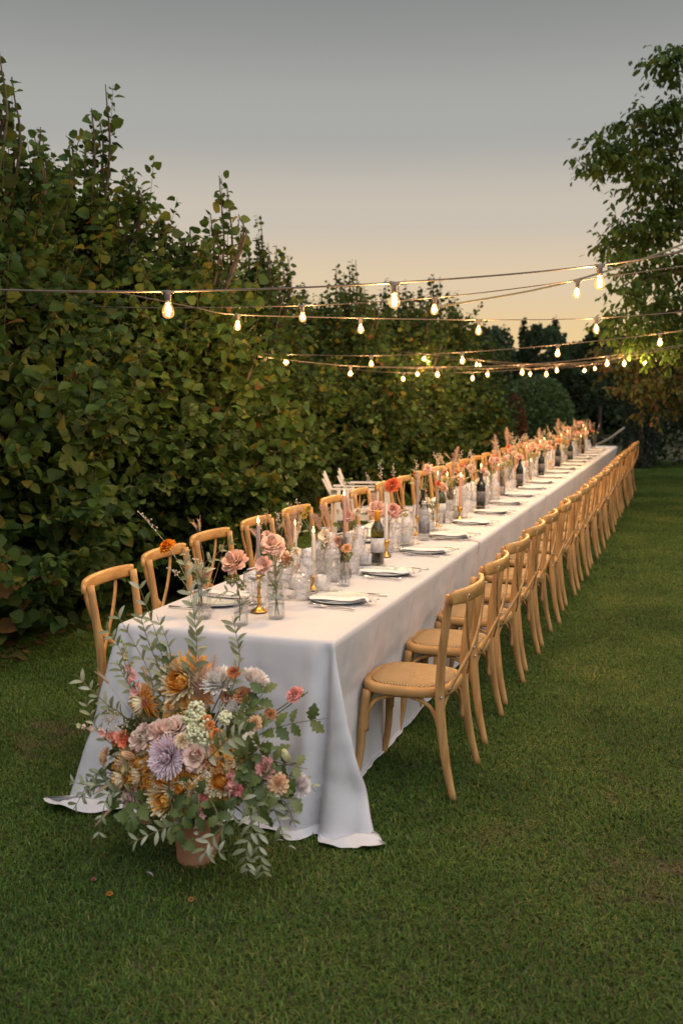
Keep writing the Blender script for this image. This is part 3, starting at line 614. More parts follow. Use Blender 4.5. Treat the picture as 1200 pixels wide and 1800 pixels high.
def make_chair(label):
    t = thing('crossback_chair', (0, 0, 0), label, 'chair')
    # frame of the seat: rounded ring
    m = MB(); n = 40; rings = [(.84, .462), (.86, .466), (.97, .466), (1.0, .460), (1.01, .448), (1.0, .432), (.97, .426), (.84, .426)]
    vs = [(x, y, z) for k, z in rings for x, y in seat_outline(k, n)]; nr_ = len(rings)
    m.add(vs, [(i * n + k, ((i + 1) % nr_) * n + k, ((i + 1) % nr_) * n + (k + 1) % n, i * n + (k + 1) % n) for i in range(nr_) for k in range(n)][:]); m.build('seat_frame', WOODS, t)
    m = MB(); rings = [(.855, .460), (.85, .468), (.82, .474), (.6, .476), (.3, .477), (.02, .477)]
    vs = [(x, y, z) for k, z in rings for x, y in seat_outline(k, n)]; vs += [(x, y, .430) for x, y in seat_outline(.855, n)]
    m.add(vs, [(i * n + k, i * n + (k + 1) % n, (i + 1) * n + (k + 1) % n, (i + 1) * n + k) for i in range(5) for k in range(n)] + [tuple(6 * n + k for k in range(n))]); m.build('cane_seat', CANE, t)
    for s in (-1, 1):
        m = MB(); tube(m, catmull([(-.165, s * .180, .432), (-.182, s * .186, .30), (-.192, s * .192, .15), (-.215, s * .200, 0)], 4), [.0195, .019, .0165, .013], 10); m.build('leg', WOOD, t)
    for s in (-1, 1):   # rear post: leg and back upright in one bent length
        m = MB(); tube(m, catmull([(.238, s * .222, 0), (.202, s * .210, .15), (.176, s * .203, .32), (.168, s * .202, .46), (.174, s * .205, .60), (.190, s * .210, .74), (.208, s * .214, .885)], 4), [.0125, .0155, .0178, .0175, .0160, .0152, .014], 10, flat=(1, 1.12), ref=(1, 0, 0)); m.build('back_post', WOOD, t)
    m = MB(); pts = [(.214 + .050 * (1 - abs(u) ** 2.2), u * .240, .878) for u in [-1 + i / 8 for i in range(17)]]
    # bentwood top rail, tall in section, rounded ends
    vs = []; seg = 12
    for i, p in enumerate(pts):
        q0, q1 = Vector(pts[max(i - 1, 0)]), Vector(pts[min(i + 1, 16)]); d = (q1 - q0).normalized(); a = Vector((d.y, -d.x, 0)).normalized()
        k = (.86, .98)[min(min(i, 16 - i), 1)] if min(i, 16 - i) < 2 else 1
        for j in range(seg):
            an = 2 * PI * j / seg; c, s_ = math.cos(an), math.sin(an)
            vs.append(Vector(p) + a * (.0125 * k * math.copysign(abs(c) ** .7, c)) + Vector((0, 0, .031 * k * math.copysign(abs(s_) ** .6, s_))) + a * .012)
    m.add(vs, [(i * seg + k, i * seg + (k + 1) % seg, (i + 1) * seg + (k + 1) % seg, (i + 1) * seg + k) for i in range(16) for k in range(seg)] + [tuple(range(seg))[::-1], tuple(16 * seg + k for k in range(seg))]); m.build('top_rail', WOODR, t)
    for s in (-1, 1):
        m = MB(); o_ = .004 * s
        tube(m, catmull([(.268, s * .150, .880), (.266, s * .140, .80), (.260 + o_, s * .085, .70), (.248 + o_, s * .005, .61), (.222, -s * .085, .53), (.195, -s * .165, .462)], 5), .0135, 8, flat=(1, .36), ref=(1, 0, 0)); m.build('cross_slat', WOOD, t)
    for s in (-1, 1):
        m = MB(); tube(m, catmull([(-.172, s * .188, .245), (-.165, s * .184, .32), (-.13, s * .176, .385), (-.05, s * .172, .418), (.04, s * .172, .418), (.12, s * .178, .385), (.158, s * .188, .31), (.172, s * .196, .235)], 4), .0095, 8); m.build('side_brace', WOOD, t)
    for x, zz, w_ in ((-.17, .245, .17), (.165, .235, .185)):
        m = MB(); tube(m, catmull([(x, -w_, zz), (x, -w_ * .96, zz + .08), (x, -w_ * .7, .385), (x, -w_ * .25, .418), (x, w_ * .25, .418), (x, w_ * .7, .385), (x, w_ * .96, zz + .08), (x, w_, zz)], 4), .0095, 8); m.build('end_brace', WOOD, t)
    for p in ((.274, .150, .878), (.274, -.150, .878), (.262, .006, .617), (.200, .158, .470), (.200, -.158, .470), (.180, -.224, .447), (.180, .224, .447)):
        m = MB(); ball(m, p, .0055, 8, 4); m.build('bolt', STEEL, t)
    return t
ch = make_chair('first crossback chair on the lawn side, standing alone by the near table corner')
ch.location = (*CH_L[0], 0); ch['group'] = 'crossback chairs along the lawn side of the table'; ch.rotation_euler.z = R_(-2)
NL, NH = len(CH_L), len(CH_H)
for i, (x, y) in enumerate(CH_L[1:], 1):
    lab = f'{ORDS[i]} wooden crossback chair with cane seat from the near end, lawn side' if i < NL - 1 else 'last wooden crossback chair on the lawn side, at the garden end of the table'
    c = copy_thing(ch, (x + random.uniform(-.018, .018), y, 0), R_(random.uniform(-4, 4)), lab)
for i, (x, y) in enumerate(CH_H):
    lab = f'{ORDS[i]} wooden crossback chair from the near end on the hedge side of the table' if 0 < i < NH - 1 else ('first crossback chair on the hedge side, its back beside the olive sprigs' if i == 0 else 'last crossback chair on the hedge side, at the garden end')
    c = copy_thing(ch, (x, y, 0), PI + R_(random.uniform(-4, 4) if i > 1 else (6, 3)[i]), lab); c['group'] = 'crossback chairs along the hedge side of the table'

# two white garden armchairs by the hedge
WP = mat('white_plastic', (.62, .62, .63), .5, (.55, .55, .55), 6)
def garden_chair(loc, rz, label):
    t = thing('garden_chair', loc, label, 'chair', 'white garden chairs by the hedge', rz)
    # facing +x; slanted slatted back of seven boards, wide arms
    for i in range(5):
        y = -.20 + .10 * i; top = .98 - .035 * abs(i - 2) ** 1.6
        m = MB(); m.add([(-.13, y - .048, .32), (-.13, y + .048, .32), (-.36 - .03, y + .048, top), (-.39, y - .048, top), (-.15, y - .044, .32), (-.15, y + .044, .32), (-.41, y + .046, top), (-.41, y - .046, top)], [(0, 1, 2, 3), (7, 6, 5, 4), (0, 4, 5, 1), (1, 5, 6, 2), (2, 6, 7, 3), (3, 7, 4, 0)]); m.build('back_slat', WP, t, False)
    for i in range(4): m = MB(); box(m, (-.04 + .12 * i, 0, .33 + .022 * i), (.105, .50, .02)); m.build('seat_slat', WP, t, False)
    for s in (-1, 1):
        m = MB(); box(m, (.10, s * .30, .73), (.78, .12, .022)); m.build('armrest', WP, t, False)
        m = MB(); box(m, (.38, s * .285, .36), (.09, .022, .72)); m.build('leg', WP, t, False)
        m = MB(); box(m, (-.22, s * .285, .36), (.09, .022, .72)); m.build('leg', WP, t, False)
        m = MB(); box(m, (.06, s * .262, .30), (.70, .022, .09)); m.build('side_rail', WP, t, False)
    return t
for px, Y, lab in ((566, 11.4, 'white garden armchair by the hedge, hedge-end one of the pair'), (592, 11.9, 'white garden armchair by the hedge, partly behind its twin')):
    q = aty(px, 830, Y); g = garden_chair((q.x + .33, q.y + .1, 0), R_(14), lab); g.scale = (.80,) * 3
# ================================================================ TABLEWARE
ZT = TZ + .0065
GLASS = glass_mat('clear_glass', (.985, .985, .985), milky=.02); CUT = glass_mat('cut_glass', (.985, .985, .99), cut=.8, milky=.075); CARAFE = glass_mat('fluted_glass', (.985, .985, .985), cut=.35, milky=.085)
GREENG = glass_mat('green_glass', (.30, .30, .04)); SMOKE = glass_mat('smoked_glass', (.50, .46, .42)); AMBER = glass_mat('amber_glass', (.75, .40, .12))
WATER = glass_mat('water', (.93, .95, .94))
CHINA = mat('grey_china', (.50, .54, .55), .35, (.45, .48, .475), 30); CHINA2 = mat('pale_china', (.54, .60, .595), .3)
LINEN = mat('napkin_linen', (.82, .80, .80), .9, (.72, .70, .71), 25, .4, 400)
SILVER = mat('silver', (.62, .60, .58), .22, metal=1); BRASS = mat('brass', (.62, .36, .10), .28, (.52, .28, .07), 20, metal=1)
FOIL = mat('orange_foil', (.80, .33, .02), .45); LABEL = mat('paper_label', (.62, .61, .60), .8, (.42, .42, .44), 60); DARKG = mat('dark_bottle', (.012, .014, .010), .08)
WAXC = {'rose': (.55, .33, .28), 'mauve': (.42, .33, .31), 'ivory': (.74, .68, .58), 'peach': (.66, .36, .24), 'white': (.78, .75, .70)}
WAX = {k: mat('wax_' + k, v, .45, trans=.15) for k, v in WAXC.items()}; WICK = mat('wick', (.02, .018, .015), .9)
FLAME = emit_mat('flame', (1.0, .62, .24), 7); STONE = mat('votive_stone', (.70, .69, .69), .6, (.56, .55, .56), 14, .3, 60); CORK = mat('cork', (.35, .22, .11), .9)

def plate_mesh(name, r, h, m_):
    m = MB(); lathe(m, [(r * .66, 0), (r * .70, .001), (r * .74, .002), (r * .97, h * .72), (r * .995, h * .80), (r, h * .92), (r * .995, h + .0015), (r * .98, h + .002), (r * .95, h + .0012), (r * .74, .0055), (r * .68, .0045), (.001, .004)], 40); return m.mesh(name, m_)
PLATE = plate_mesh('dinner_plate', .138, .014, CHINA); SPLATE = plate_mesh('side_plate', .116, .010, CHINA2)
def napkin_mesh(seed):
    r = random.Random(seed); m = MB(); nx, ny = 22, 8
    # a folded strip lying across the plate, several layers deep, one end hanging out
    for L in range(3):
        vs = []
        for i in range(nx + 1):
            for j in range(ny + 1):
                u = i / nx; v = j / ny; x = -.115 + .275 * u; y = -.068 + .066 * v - .008 * L
                z = .001 + .0042 * L + .0015 * math.sin(u * 7 + seed + L) * v + .003 * math.sin(v * PI) + (.008 * max(0, u - .75) / .25) + .0016 * math.sin(u * 11 + L * 2 + seed) * (1 - v) - .016 * max(0, u - .9) / .1 - .0035 * (v < .1)
                pin = 1 - .55 * math.exp(-((u - .90) / .07) ** 2)
                vs.append((x + .006 * math.sin(v * 9 + L), -.022 + (y + .022) * pin, z + .006 * math.sin(v * 14 + seed) * math.exp(-((u - .9) / .15) ** 2)))
        m.add(vs, [(i * (ny + 1) + j, (i + 1) * (ny + 1) + j, (i + 1) * (ny + 1) + j + 1, i * (ny + 1) + j + 1) for i in range(nx) for j in range(ny)])
    # fringe
    for k in range(26):
        y = -.055 + .07 * r.random(); tube(m, [(.155, y * .7 - .006, .016), (.175 + .02 * r.random(), y * 1.1 - .004, .010), (.185 + .012 * r.random(), y * 1.3, .004)], .0011, 3)
    return m.mesh('napkin', LINEN)
NAPK = [napkin_mesh(s) for s in (1, 4, 9)]
def fork_mesh():
    m = MB(); tube(m, catmull([(.10, 0, .003), (.03, 0, .006), (-.02, 0, .005), (-.045, 0, .008)], 4), [.0045, .003, .0024, .003], 6, flat=(1.3, .5)); box(m, (-.060, 0, .009), (.030, .020, .002))
    for k in range(4): tube(m, [(-.072, -.008 + .0053 * k, .009), (-.095, -.008 + .0053 * k, .012), (-.112, -.008 + .0053 * k, .009)], [.0014, .0013, .0006], 4)
    return m.mesh('fork', SILVER)
def knife_mesh():
    m = MB(); tube(m, [(.115, 0, .004), (.02, 0, .005)], [.006, .0045], 6, flat=(1.2, .6)); m.add([(.02, -.004, .004), (.02, .005, .004), (-.09, .008, .004), (-.115, .001, .004), (-.10, -.006, .004), (.02, -.004, .006), (.02, .005, .006), (-.09, .008, .006), (-.115, .001, .006), (-.10, -.006, .006)], [(0, 1, 2, 3, 4), (9, 8, 7, 6, 5), (0, 5, 6, 1), (1, 6, 7, 2), (2, 7, 8, 3), (3, 8, 9, 4), (4, 9, 5, 0)]); return m.mesh('knife', SILVER)
def spoon_mesh():
    m = MB(); tube(m, catmull([(.09, 0, .003), (.02, 0, .006), (-.035, 0, .006)], 4), [.0045, .0028, .0022], 6, flat=(1.3, .5)); ball(m, (-.058, 0, .007), .017, 10, 6, sc=(1.5, 1, .28)); return m.mesh('spoon', SILVER)
FORK, KNIFE, SPOON = fork_mesh(), knife_mesh(), spoon_mesh()
def tumbler_mesh():
    m = MB(); lathe(m, [(.001, .008), (.032, .008), (.034, .02), (.0385, .088), (.0405, .090), (.0405, .088), (.036, .010), (.033, 0), (.001, 0)][::-1], 24, .06, flz=(.012, .06)); return m.mesh('tumbler', CUT)
def goblet_mesh(h, rb, fl=.07, mt=None):
    m = MB(); lathe(m, [(.034, 0), (.034, .002), (.008, .008), (.0045, .02), (.0055, h * .38), (.012, h * .42), (rb * .85, h * .58), (rb, h * .78), (rb * .97, h), (rb * .94, h), (rb * .95, h * .78), (rb * .8, h * .60), (.001, h * .46)], 24, fl, flz=(h * .45, h * .85)); return m.mesh('wine_glass', mt or CUT)
def flute_mesh():
    m = MB(); lathe(m, [(.031, 0), (.031, .002), (.006, .008), (.004, .02), (.004, .075), (.015, .09), (.024, .13), (.026, .17), (.027, .205), (.0255, .205), (.0245, .17), (.022, .13), (.001, .094)], 24, .05, flz=(.08, .15)); return m.mesh('tall_glass', CUT)
TUMB, GOB, GOB2, FLU = tumbler_mesh(), goblet_mesh(.155, .040), goblet_mesh(.17, .043, .0, GLASS), flute_mesh()

# brittle olive sprig laid on the napkin
OLIVE = mat('olive_leaf', (1, 1, 1), .55, vcol=True, trans=.2)
def lance(L, W, c1, seed=0, fold_=.15):
    n = 5; vs = []; cs = []
    for i in range(n + 1):
        u = i / n; w_ = W * math.sin(PI * min(1, u * .96 + .04)) ** .8; z = .10 * L * math.sin(u * PI)
        vs += [(-w_ / 2, u * L, z + w_ * fold_), (0, u * L, z), (w_ / 2, u * L, z + w_ * fold_)]; cs += [c1] * 3
    f = []
    for i in range(n):
        for k in (0, 1): f.append((i * 3 + k, i * 3 + k + 1, (i + 1) * 3 + k + 1, (i + 1) * 3 + k))
    return vs, f, cs
OLC = [(.30, .33, .19), (.38, .40, .26), (.24, .27, .14), (.48, .49, .36), (.19, .22, .09)]
OLM = []
for c in OLC:
    m = MB(); v, f, cs = lance(1.0, .30, c); m.add(v, f, cs); OLM.append(m.mesh('leaf', OLIVE))
def orient(axis, normal):
    A = Vector(axis).normalized(); X = A.cross(Vector(normal)).normalized(); Z = X.cross(A)
    return Matrix(((X.x, A.x, Z.x), (X.y, A.y, Z.y), (X.z, A.z, Z.z))).to_euler()
STEM = mat('green_stem', (.13, .16, .06), .6, (.20, .15, .08), 20); TWIG = mat('brown_twig', (.12, .075, .04), .8)
def sprig(loc, rz, label, group):
    m = MB(); pts = catmull([(-.07, 0, .004), (-.02, .008, .009), (.04, -.004, .007), (.08, .004, .004)], 3); tube(m, pts, .0012, 5)
    o = m.build('olive_sprig', TWIG); o.location = loc; o.rotation_euler = (0, 0, rz); tag(o, label, 'sprig', group)
    for k in range(8):
        p = pts[1 + k]; s = -1 if k % 2 else 1
        ob('leaf', OLM[k % 5], o, p, orient((.7, s * .55, .12), (0, 0, 1)), .038)
    return o

SIDES = ((1, -1.493, [4.27, 5.02, 5.80, 6.48, 7.22, 7.92, 8.64] + [9.36 + .72 * i for i in range(13)], 'lawn side'), (-1, -2.0, [4.05, 4.72, 5.42, 6.12] + [6.84 + .72 * i for i in range(16)], 'hedge side'))
for sg, X, ys, sn in SIDES:
    for i, y in enumerate(ys):
        o_ = ORDS[i] + ' place from the near end, ' + sn; rz0 = 0 if sg > 0 else PI
        def put(name, me, dx, dy, z, cat, lab, rz=0., parent=None):
            q = ob(name, me, None, (X + sg * dx, y + sg * dy, ZT + z), (0, 0, rz0 + rz)); return tag(q, lab + ' at the ' + o_, cat, f'{cat}s along the {sn} of the table')
        j = lambda a: random.uniform(-a, a)
        put('dinner_plate', PLATE, j(.01), j(.01), 0, 'plate', 'grey-green dinner plate')
        if sg > 0 or i < 8:
            put('side_plate', SPLATE, j(.006), .004, .0058, 'plate', 'pale upper plate')
            put('napkin', NAPK[i % 3], j(.008), -.028, .0175, 'napkin', 'fringed white napkin on the plate', j(.2))
            if i < 12 and sg > 0: sprig((X - .085, y - .03, ZT + .036), R_(20) + j(.6), 'olive sprig on the napkin at the ' + o_, 'olive sprigs on the napkins')
        if sg > 0 or i < 7:
            put('fork', FORK, .035 + j(.012), -.175, 0, 'fork', 'outer silver fork', j(.12)); put('fork', FORK, .02 + j(.012), -.155 + j(.004), .0015, 'fork', 'inner silver fork', j(.12))
            put('knife', KNIFE, .06 + j(.01), .172, 0, 'knife', 'silver table knife', j(.06))
            if i % 2 == 0: put('spoon', SPOON, -.155, .05, 0, 'spoon', 'silver dessert spoon above the plate', PI / 2 + j(.2))
        put('tumbler', TUMB, -.178, -.045 + j(.03), 0, 'tumbler', 'cut glass tumbler', j(1))
        put('wine_glass', GOB if i % 3 else GOB2, -.20 + j(.015), .085 + j(.03), 0, 'wine glass', 'stemmed cut wine glass', j(1))
        put('tall_glass', FLU, -.235 + j(.01), .005 + j(.03) + .02, 0, 'tall glass', 'slim fluted tall glass', j(1))
        if i % 2 == (0 if sg > 0 else 1) or (sg > 0 and i < 4):
            t = thing('votive_holder', (X - sg * .20, y + sg * .235, ZT), 'white marbled tealight holder at the ' + o_, 'votive holder', 'votive holders along the table', random.random())
            m = MB(); lathe(m, [(.036, 0), (.040, .003), (.0405, .060), (.038, .063), (.034, .060), (.033, .018), (.001, .018)], 20); m.build('cup', STONE, t)
            m = MB(); lathe(m, [(.001, .019), (.028, .019), (.028, .034), (.001, .034)], 14); m.build('tealight', WAX['white'], t)
            m = MB(); ball(m, (0, 0, .045), .0042, 8, 6, sc=(1, 1, 2.1)); m.build('flame', FLAME, t)

for i in range(26):   # a loose middle row of spare glasses
    y = 4.22 + .42 * i * (1 + .008 * i); x = -1.80 + random.uniform(-.05, .05)
    tag(ob('wine_glass', GOB2 if i % 2 else GOB, None, (x, y, ZT), (0, 0, random.random())), f'spare stemmed glass in the middle of the table, {ORDS[i]} from the near end', 'wine glass', 'spare glasses down the middle of the table')
    if i < 14: tag(ob('tumbler', TUMB, None, (x + random.uniform(.09, .13), y + .16, ZT), (0, 0, random.random())), f'spare cut glass tumbler in the middle of the table, {ORDS[i]} from the near end', 'tumbler', 'spare tumblers down the middle of the table')

# ---- candles and candlesticks
def candlestick_mesh(h, kind=0):
    m = MB()
    if kind == 0: pr = [(.001, .0), (.037, 0), (.037, .004), (.030, .009), (.012, .020), (.008, .032), (.0085, h * .35), (.013, h * .38), (.0075, h * .42), (.0065, h * .60), (.0105, h * .64), (.007, h * .68), (.0065, h * .82), (.014, h * .87), (.0155, h), (.011, h), (.011, h - .015), (.001, h - .015)]
    else: pr = [(.001, 0), (.033, 0), (.032, .004), (.012, .022), (.007, .035), (.008, h * .55), (.019, h * .68), (.021, h * .85), (.018, h), (.012, h), (.012, h - .012), (.001, h - .012)]
    lathe(m, pr, 18); return m.mesh('candlestick', BRASS)
CS = {(h, k): candlestick_mesh(h, k) for h, k in ((.165, 0), (.13, 0), (.075, 1), (.10, 1), (.055, 1))}
nC = [0]
CANDW = {'rose': 'dusty pink', 'mauve': 'greyish mauve', 'ivory': 'ivory', 'peach': 'peach', 'white': 'white'}
def candle(x, y, hs, kind, hc, colr, lean=0.0, lit=True, where=''):
    k = nC[0]; nC[0] += 1; w_ = where or f'{ORDS[k]} of the brass candlesticks from the near end'
    tag(ob('candlestick', CS[(hs, kind)], None, (x, y, ZT), (0, 0, random.random() * 6)), ('slender brass candlestick, ' if kind == 0 else 'squat brass candle cup, ') + w_, 'candlestick', 'brass candlesticks down the middle of the table')
    t = thing('taper_candle', (x, y, ZT + hs - .0145), f"{'lit' if lit else 'unlit'} {CANDW[colr]} taper candle in the {w_}"[:200], 'candle', 'taper candles down the middle of the table', rot=(lean, -lean * .4, 0))
    m = MB(); lathe(m, [(.001, 0), (.0105, 0), (.0108, .01), (.0095, hc * .6), (.0078, hc - .006), (.005, hc), (.001, hc - .001)], 14); m.build('wax', WAX[colr], t)
    m = MB(); tube(m, [(0, 0, hc - .003), (.0006, 0, hc + .004), (.002, 0, hc + .009)], .0008, 5); m.build('wick', WICK, t)
    if lit:
        m = MB(); lathe(m, [(.0012, hc + .004), (.0045, hc + .009), (.0056, hc + .014), (.0045, hc + .021), (.0022, hc + .030), (.0004, hc + .038)], 10); m.build('flame', FLAME, t)
candle(-1.752, 3.925, .165, 0, .235, 'mauve', 0, True, 'tall candlestick nearest the pink rose')
candle(-1.700, 4.46, .075, 1, .215, 'ivory', 0, True, 'squat cup beside the berry vase')
candle(-1.86, 4.62, .10, 1, .20, 'ivory', 0, True, 'cup behind the mauve rose')
candle(-1.74, 5.05, .13, 0, .285, 'rose', .03, True, 'candlestick beside the cream lisianthus vase')
candle(-1.66, 5.55, .10, 1, .235, 'white', 0, False, 'cup behind the green wine bottle')

# ---- bottles and carafes
def wine_bottle(x, y, kind, where):
    t = thing('wine_bottle', (x, y, ZT), {'green': 'olive green wine bottle with orange neck foil, ', 'dark': 'almost black red wine bottle, '}[kind] + where, 'bottle', 'wine bottles on the table', random.random() * 6)
    m = MB(); lathe(m, [(.001, .012), (.030, .004), (.036, 0), (.0375, .004), (.0375, .185), (.034, .205), (.020, .232), (.0145, .248), (.0138, .290), (.0155, .292), (.0155, .300), (.012, .301)], 24); m.build('glass', GREENG if kind == 'green' else DARKG, t)
    m = MB(); lathe(m, [(.0162, .245), (.0155, .290), (.017, .293), (.017, .301), (.001, .303)], 20); m.build('foil', FOIL if kind == 'green' else DARKG, t)
    if kind == 'green':
        m = MB(); lathe(m, [(.001, .010), (.0345, .010), (.0345, .10), (.001, .10)], 20); m.build('wine', mat('white_wine', (.30, .26, .05), .3, trans=.5), t)
    m = MB(); lathe(m, [(.0385, .070), (.0385, .150)], 24); o = m.build('label', LABEL if kind == 'green' else mat('dark_label', (.05, .05, .055), .7, (.16, .15, .15), 60), t); o.modifiers.new('s', 'SOLIDIFY').thickness = .0006
def carafe(x, y, where, kind=0):
    t = thing('carafe', (x, y, ZT), ('ribbed clear glass water carafe, ' if kind == 0 else 'clear stoppered bottle with a grey printed panel, ') + where, 'carafe', 'water carafes on the table')
    m = MB()
    if kind == 0: lathe(m, [(.001, .006), (.040, 0), (.044, .006), (.041, .06), (.044, .10), (.044, .135), (.036, .165), (.020, .190), (.018, .215), (.027, .245), (.029, .248), (.026, .246), (.016, .215), (.018, .190), (.034, .163), (.042, .134), (.039, .06), (.041, .008), (.001, .009)], 28, .045, flz=(.01, .15))
    else: lathe(m, [(.001, .006), (.034, 0), (.037, .006), (.037, .175), (.030, .200), (.015, .215), (.014, .235), (.017, .240)], 28)
    m.build('glass', CARAFE, t)
    m = MB(); lathe(m, [(.001, .010), (.036, .010), (.036, .10), (.001, .10)], 20); m.build('water', WATER, t)
    if kind: 
        m = MB(); lathe(m, [(.0378, .045), (.0378, .165)], 28); o = m.build('printed_panel', mat('grey_print', (.10, .10, .11), .6, (.32, .32, .34), 45), t); o.modifiers.new('s', 'SOLIDIFY').thickness = .0005
        m = MB(); lathe(m, [(.014, .236), (.019, .240), (.019, .256), (.001, .258)], 16); m.build('stopper', SILVER, t)
carafe(-1.70, 4.72, 'next to the squat brass candle'); carafe(-1.80, 4.90, 'second from the near end'); 
wine_bottle(-1.630, 5.28, 'green', 'nearest the flower urn')
carafe(-1.66, 6.02, 'behind the third plate'); carafe(-1.62, 6.28, 'beside the dark bottle', 1); wine_bottle(-1.70, 6.55, 'dark', 'behind the printed water bottle')
wine_bottle(-1.72, 7.15, 'green', 'second green one from the near end'); carafe(-1.66, 7.45, 'fourth ribbed one from the near end'); wine_bottle(-1.62, 8.15, 'dark', 'second dark one from the near end'); carafe(-1.66, 8.45, 'fifth ribbed one from the near end'); carafe(-1.62, 8.8, 'sixth ribbed one from the near end')
for i, (y, k) in enumerate(((10.1, 'd'), (10.6, 'c'), (11.7, 'd'), (12.1, 'c'), (13.2, 'd'), (13.9, 'c'), (14.4, 'd'), (15.4, 'c'), (16.4, 'd'), (17.3, 'c'))):
    if k == 'd': wine_bottle(-1.64 + random.uniform(-.06, .06), y, 'dark', f'{ORDS[2 + i // 2]} dark one from the near end')
    else: carafe(-1.66, y, f'{ORDS[6 + i // 2]} ribbed one from the near end')

# ================================================================ FLOWERS
PETAL = mat('petal', (1, 1, 1), .7, vcol=True, trans=.10, spec=.15)
def shade(c, k): return tuple(min(1, x * k) for x in c)
def petal(mb, M, L, W, cup, curl, c0, c1, nu=3, ruf=0, rnd=random):
    vs = []; cs = []
    ph = rnd.random() * 6
    for i in range(nu + 1):
        u = i / nu; w_ = W * (math.sin(PI * (.12 + .80 * u)) ** .7) * .5
        z = curl[0] * u * L + curl[1] * u * u * L
        for k in (-1, 0, 1):
            vs.append(M @ Vector((k * w_, u * L, z + cup * abs(k) * w_ + ruf * math.sin(ph + k * 2.5 + u * 4) * u)))
            cs.append(tuple(a + (b - a) * u for a, b in zip(c0, c1)))
    mb.add(vs, [(i * 3 + k, i * 3 + k + 1, (i + 1) * 3 + k + 1, (i + 1) * 3 + k) for i in range(nu) for k in (0, 1)], cs)
def radial(az, el, r0, z0=0):
    """petal base matrix: +Y outward at azimuth az, tilted up by el"""
    return Matrix.Rotation(az, 4, 'Z') @ Matrix.Translation((0, r0, z0)) @ Matrix.Rotation(el, 4, 'X')
def flower_mb(kind, r, c, seed=0):
    rnd = random.Random(seed); m = MB(); cen = None
    if kind == 'rose':
        lay = [(.06, 3, 86), (.16, 4, 84), (.28, 5, 78), (.42, 6, 70), (.56, 6, 60), (.66, 7, 44), (.62, 6, 20)]
        for li, (rr, n, el) in enumerate(lay):
            for k in range(n):
                cc = shade(c, .85 + .3 * rnd.random()); e = R_(el + rnd.uniform(-6, 6)); L = r * (.85 - .02 * li)
                petal(m, radial(2 * PI * k / n + li * .7 + rnd.random() * .3, e, r * rr * .8, -r * .10 * li), L, L * (1.25 if li > 2 else .8), -.12 if li > 2 else .1, (.0, -.45 if li > 2 else .1), shade(cc, .9), cc, 5, .05 * r, rnd)
    elif kind == 'mum':
        for li in range(7):
            n = 12 + li * 6; el = 84 - li * 14
            for k in range(n):
                cc = shade(c, .85 + .3 * rnd.random()); L = r * (.62 + .035 * li) * rnd.uniform(.88, 1.1)
                petal(m, radial(2 * PI * k / n + li * .4 + rnd.random() * .1, R_(el + rnd.uniform(-7, 7)), r * .055 * li, -r * .045 * li), L, r * .20, .6, (.1, .25), shade(cc, .88), cc, 2, 0, rnd)
        cen = (r * .13, (.42, .45, .14))
    elif kind == 'straw':
        for li in range(7):
            n = 17 + li * 3; el = 74 - li * 15
            cc0 = (.98, .82, .56) if 1 < li < 4 else c
            for k in range(n):
                cc = shade(cc0, .8 + .4 * rnd.random()); L = r * (.50 + .075 * li) * rnd.uniform(.85, 1.12)
                petal(m, radial(2 * PI * k / n + li * .5 + rnd.random() * .15, R_(el + rnd.uniform(-12, 12)), r * .24, -r * .07 * li), L, r * .17, .55, (0, .35 if li < 4 else -.15), shade(cc, .85), cc, 2, 0, rnd)
        cen = (r * .30, (.80, .36, .04))
    elif kind == 'carn':
        for li in range(6):
            n = 7 + li; el = 82 - li * 16
            for k in range(n):
                cc = shade(c, .8 + .4 * rnd.random()); L = r * (.6 + .07 * li)
                petal(m, radial(2 * PI * k / n + li * .6, R_(el + rnd.uniform(-9, 9)), r * .06 * li, -r * .05 * li), L, L * .7, .25, (0, .0), shade(cc, .88), cc, 3, .10 * r, rnd)
    elif kind == 'liz':
        for li in range(3):
            n = 6; el = 55 - li * 22
            for k in range(n):
                cc = shade(c, .9 + .2 * rnd.random())
                petal(m, radial(2 * PI * k / n + li * .5, R_(el + rnd.uniform(-5, 5)), r * .10, 0), r * .95, r * .85, .25, (0, -.12), shade(cc, .9), cc, 4, .06 * r, rnd)
        cen = (r * .14, (.10, .07, .03))
    elif kind == 'bud':
        for k in range(9): petal(m, radial(2 * PI * k / 5 + k, R_(80 - k), r * .15, 0), r * 1.5, r * .9, .6, (0, .2), shade(c, .8), shade(c, 1.0 + .1 * rnd.random()), 3, 0, rnd)
    return m, cen
CEN = {}
def flower(parent, kind, name, r, c, loc, face, seed=0, label=None):
    m, cen = flower_mb(kind, r, c, seed); o = m.build(name, PETAL, parent); o.location = loc
    o.rotation_euler = Vector(face).to_track_quat('Z', 'Y').to_euler()
    if label: o['label'] = label
    if cen:
        k = tuple(round(x, 3) for x in (cen[0], *cen[1]))
        if k not in CEN:
            mm = MB(); ball(mm, (0, 0, cen[0] * .3), cen[0], 12, 7, (1, 1, 1), (1, 1, .6)); CEN[k] = mm.mesh('centre', mat(f'centre{len(CEN)}', cen[1], .8, shade(cen[1], .6), 200, .8, 500))
        ob('centre', CEN[k], o)
    return o
def stem(parent, pts, r=.0016, material=None):
    m = MB(); tube(m, catmull(pts, 4), [r * 1.15, r * .8], 6); return m.build('stem', material or STEM, parent)

